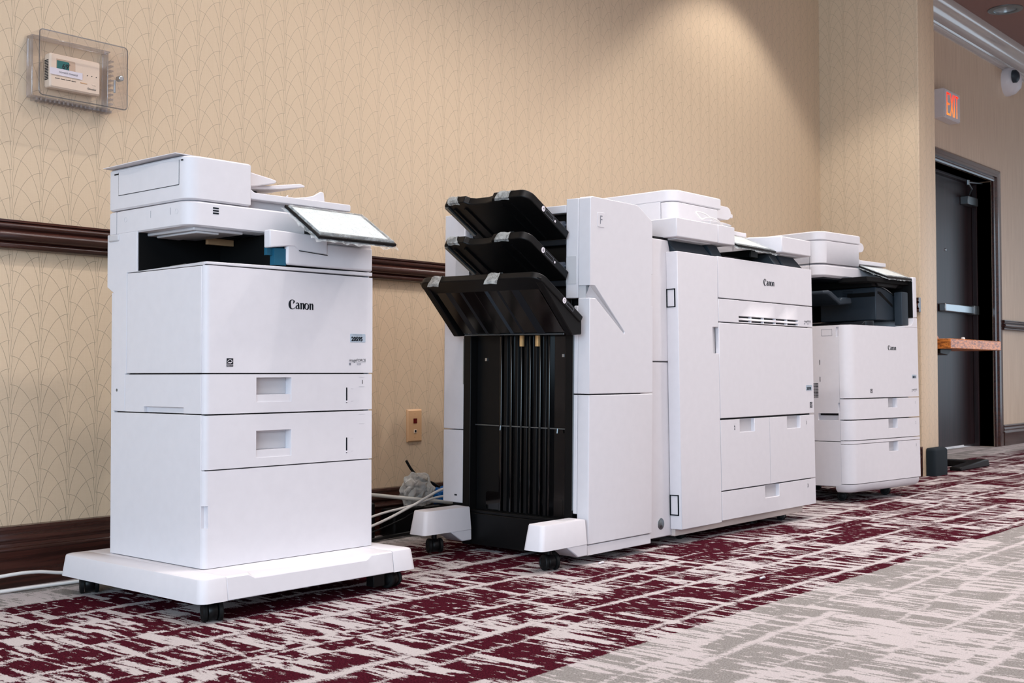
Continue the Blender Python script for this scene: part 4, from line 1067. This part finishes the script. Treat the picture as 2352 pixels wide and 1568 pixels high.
# ------------------------------------------------------------------ camera
f_, yaw, pit, rol = 2740.0, radians(49.812), radians(1.570), radians(-.118)
fwd = Vector((sin(yaw) * cos(pit), cos(yaw) * cos(pit), sin(pit))); rt = Vector((cos(yaw), -sin(yaw), 0)); up = rt.cross(fwd)
r2 = rt * cos(rol) + up * sin(rol); u2 = up * cos(rol) - rt * sin(rol)
cd = bpy.data.cameras.new('camera'); cam = bpy.data.objects.new('camera', cd); COL.objects.link(cam)
cd.sensor_width = 36; cd.lens = f_ / 2352 * 36; cd.clip_start = .05
mw = Matrix((r2, u2, -fwd)).transposed().to_4x4(); mw.translation = (0, -3.17608, .58); cam.matrix_world = mw
cd.dof.use_dof = True; cd.dof.focus_distance = 3.5; cd.dof.aperture_fstop = 12
SC.camera = cam

# ------------------------------------------------------------------ light
w = bpy.data.worlds.new('room_light'); SC.world = w; w.use_nodes = True
wn = w.node_tree; bg = wn.nodes['Background']
tc = wn.nodes.new('ShaderNodeTexCoord'); sx = wn.nodes.new('ShaderNodeSeparateXYZ'); wn.links.new(tc.outputs['Generated'], sx.inputs[0])
zz = S(wn, sx.outputs[2]).step(-.15, .5)
wn.links.new(mix(wn, zz, (.30, .25, .25, 1), (1.0, .95, .97, 1)), bg.inputs['Color'])
bg.inputs['Strength'].default_value = .66
def spot(x, y, z, e, ang, blend, col=(1, .93, .85), r=.06, tx=None):
    l = bpy.data.lights.new('ceiling_and_fill_spot', 'SPOT'); l.energy = e; l.spot_size = radians(ang); l.spot_blend = blend; l.color = col; l.shadow_soft_size = r
    o = bpy.data.objects.new('ceiling_and_fill_spot', l); COL.objects.link(o); o.location = (x, y, z)
    if tx: o.rotation_euler = (Vector(tx) - Vector((x, y, z))).to_track_quat('-Z', 'Y').to_euler()
    return o
spot(5.45, -.74, CEIL - .02, 88, 99, .30, (1, .95, .90), r=.04)  # assumed downlight, placed from the bright scallop on the wall
spot(2.50, -1.30, CEIL - .02, 105, 120, .5, (1, .94, .90), r=.05)  # assumed downlight, placed from the slant of the thermostat guard's shadow
spot(-.4, -1.30, CEIL - .02, 80, 120, .5, (1, .94, .90), r=.05)  # one more assumed downlight, out of view on the left
spot(3.6, -3.0, CEIL - .02, 70, 140, .8, (1, .95, .93), r=.25)  # added fill, brightens the open floor and the corner copier's side
spot(4.05, -1.65, CEIL - .02, 130, 124, .5, (1, .94, .90), r=.05)  # added fill for the middle of the wall and the corner copier
spot(8.4, -3.0, CEIL - .02, 480, 140, .8, (1, .95, .93), r=.25)  # added fill that lifts the exit wall and alcove
def area(x, y, z, tx, e, sxx, syy, col, spread=180):
    l = bpy.data.lights.new('assumed_daylight_and_fill', 'AREA'); l.shape = 'RECTANGLE'; l.size = sxx; l.size_y = syy; l.energy = e; l.color = col; l.spread = radians(spread)
    o = bpy.data.objects.new('assumed_daylight_and_fill', l); COL.objects.link(o); o.location = (x, y, z)
    o.rotation_euler = (Vector(tx) - Vector((x, y, z))).to_track_quat('-Z', 'Y').to_euler(); return o
area(-4.5, -4.4, 1.7, (3, -.8, .7), 440, 5.5, 2.6, (.60, .81, 1.0))      # added unseen fill that tints left sides blue; stands for assumed windows
area(5.5, -6.4, 2.6, (6.0, 0, .6), 40, 11, 1.6, (1, .93, .95))          # unseen fill added behind the camera to brighten the fronts
area(4.6, -2.5, CEIL - .03, (4.6, -2.5, 0), 150, 11, 2.6, (1, .95, .955), 124)       # overhead fill added for the carpet; narrowed spread leaves upper walls darker
area(13.6, -2.9, 1.25, (9.5, -.2, 1.3), 36, 3.2, 2.3, (.62, .82, 1.0))      # added bluish light, assumed unseen source right of the alcove, for crown highlights
area(9.0, .9, .9, (9.0, .2, .05), 25, 1.2, .5, (.75, .88, 1.0))           # assumed daylight beyond the door, added to shine through the gap under it
SC.view_settings.view_transform = 'Standard'; SC.view_settings.look = 'None'
SC.view_settings.exposure = 0.0; SC.view_settings.gamma = 1.0; SC.view_settings.use_curve_mapping = False
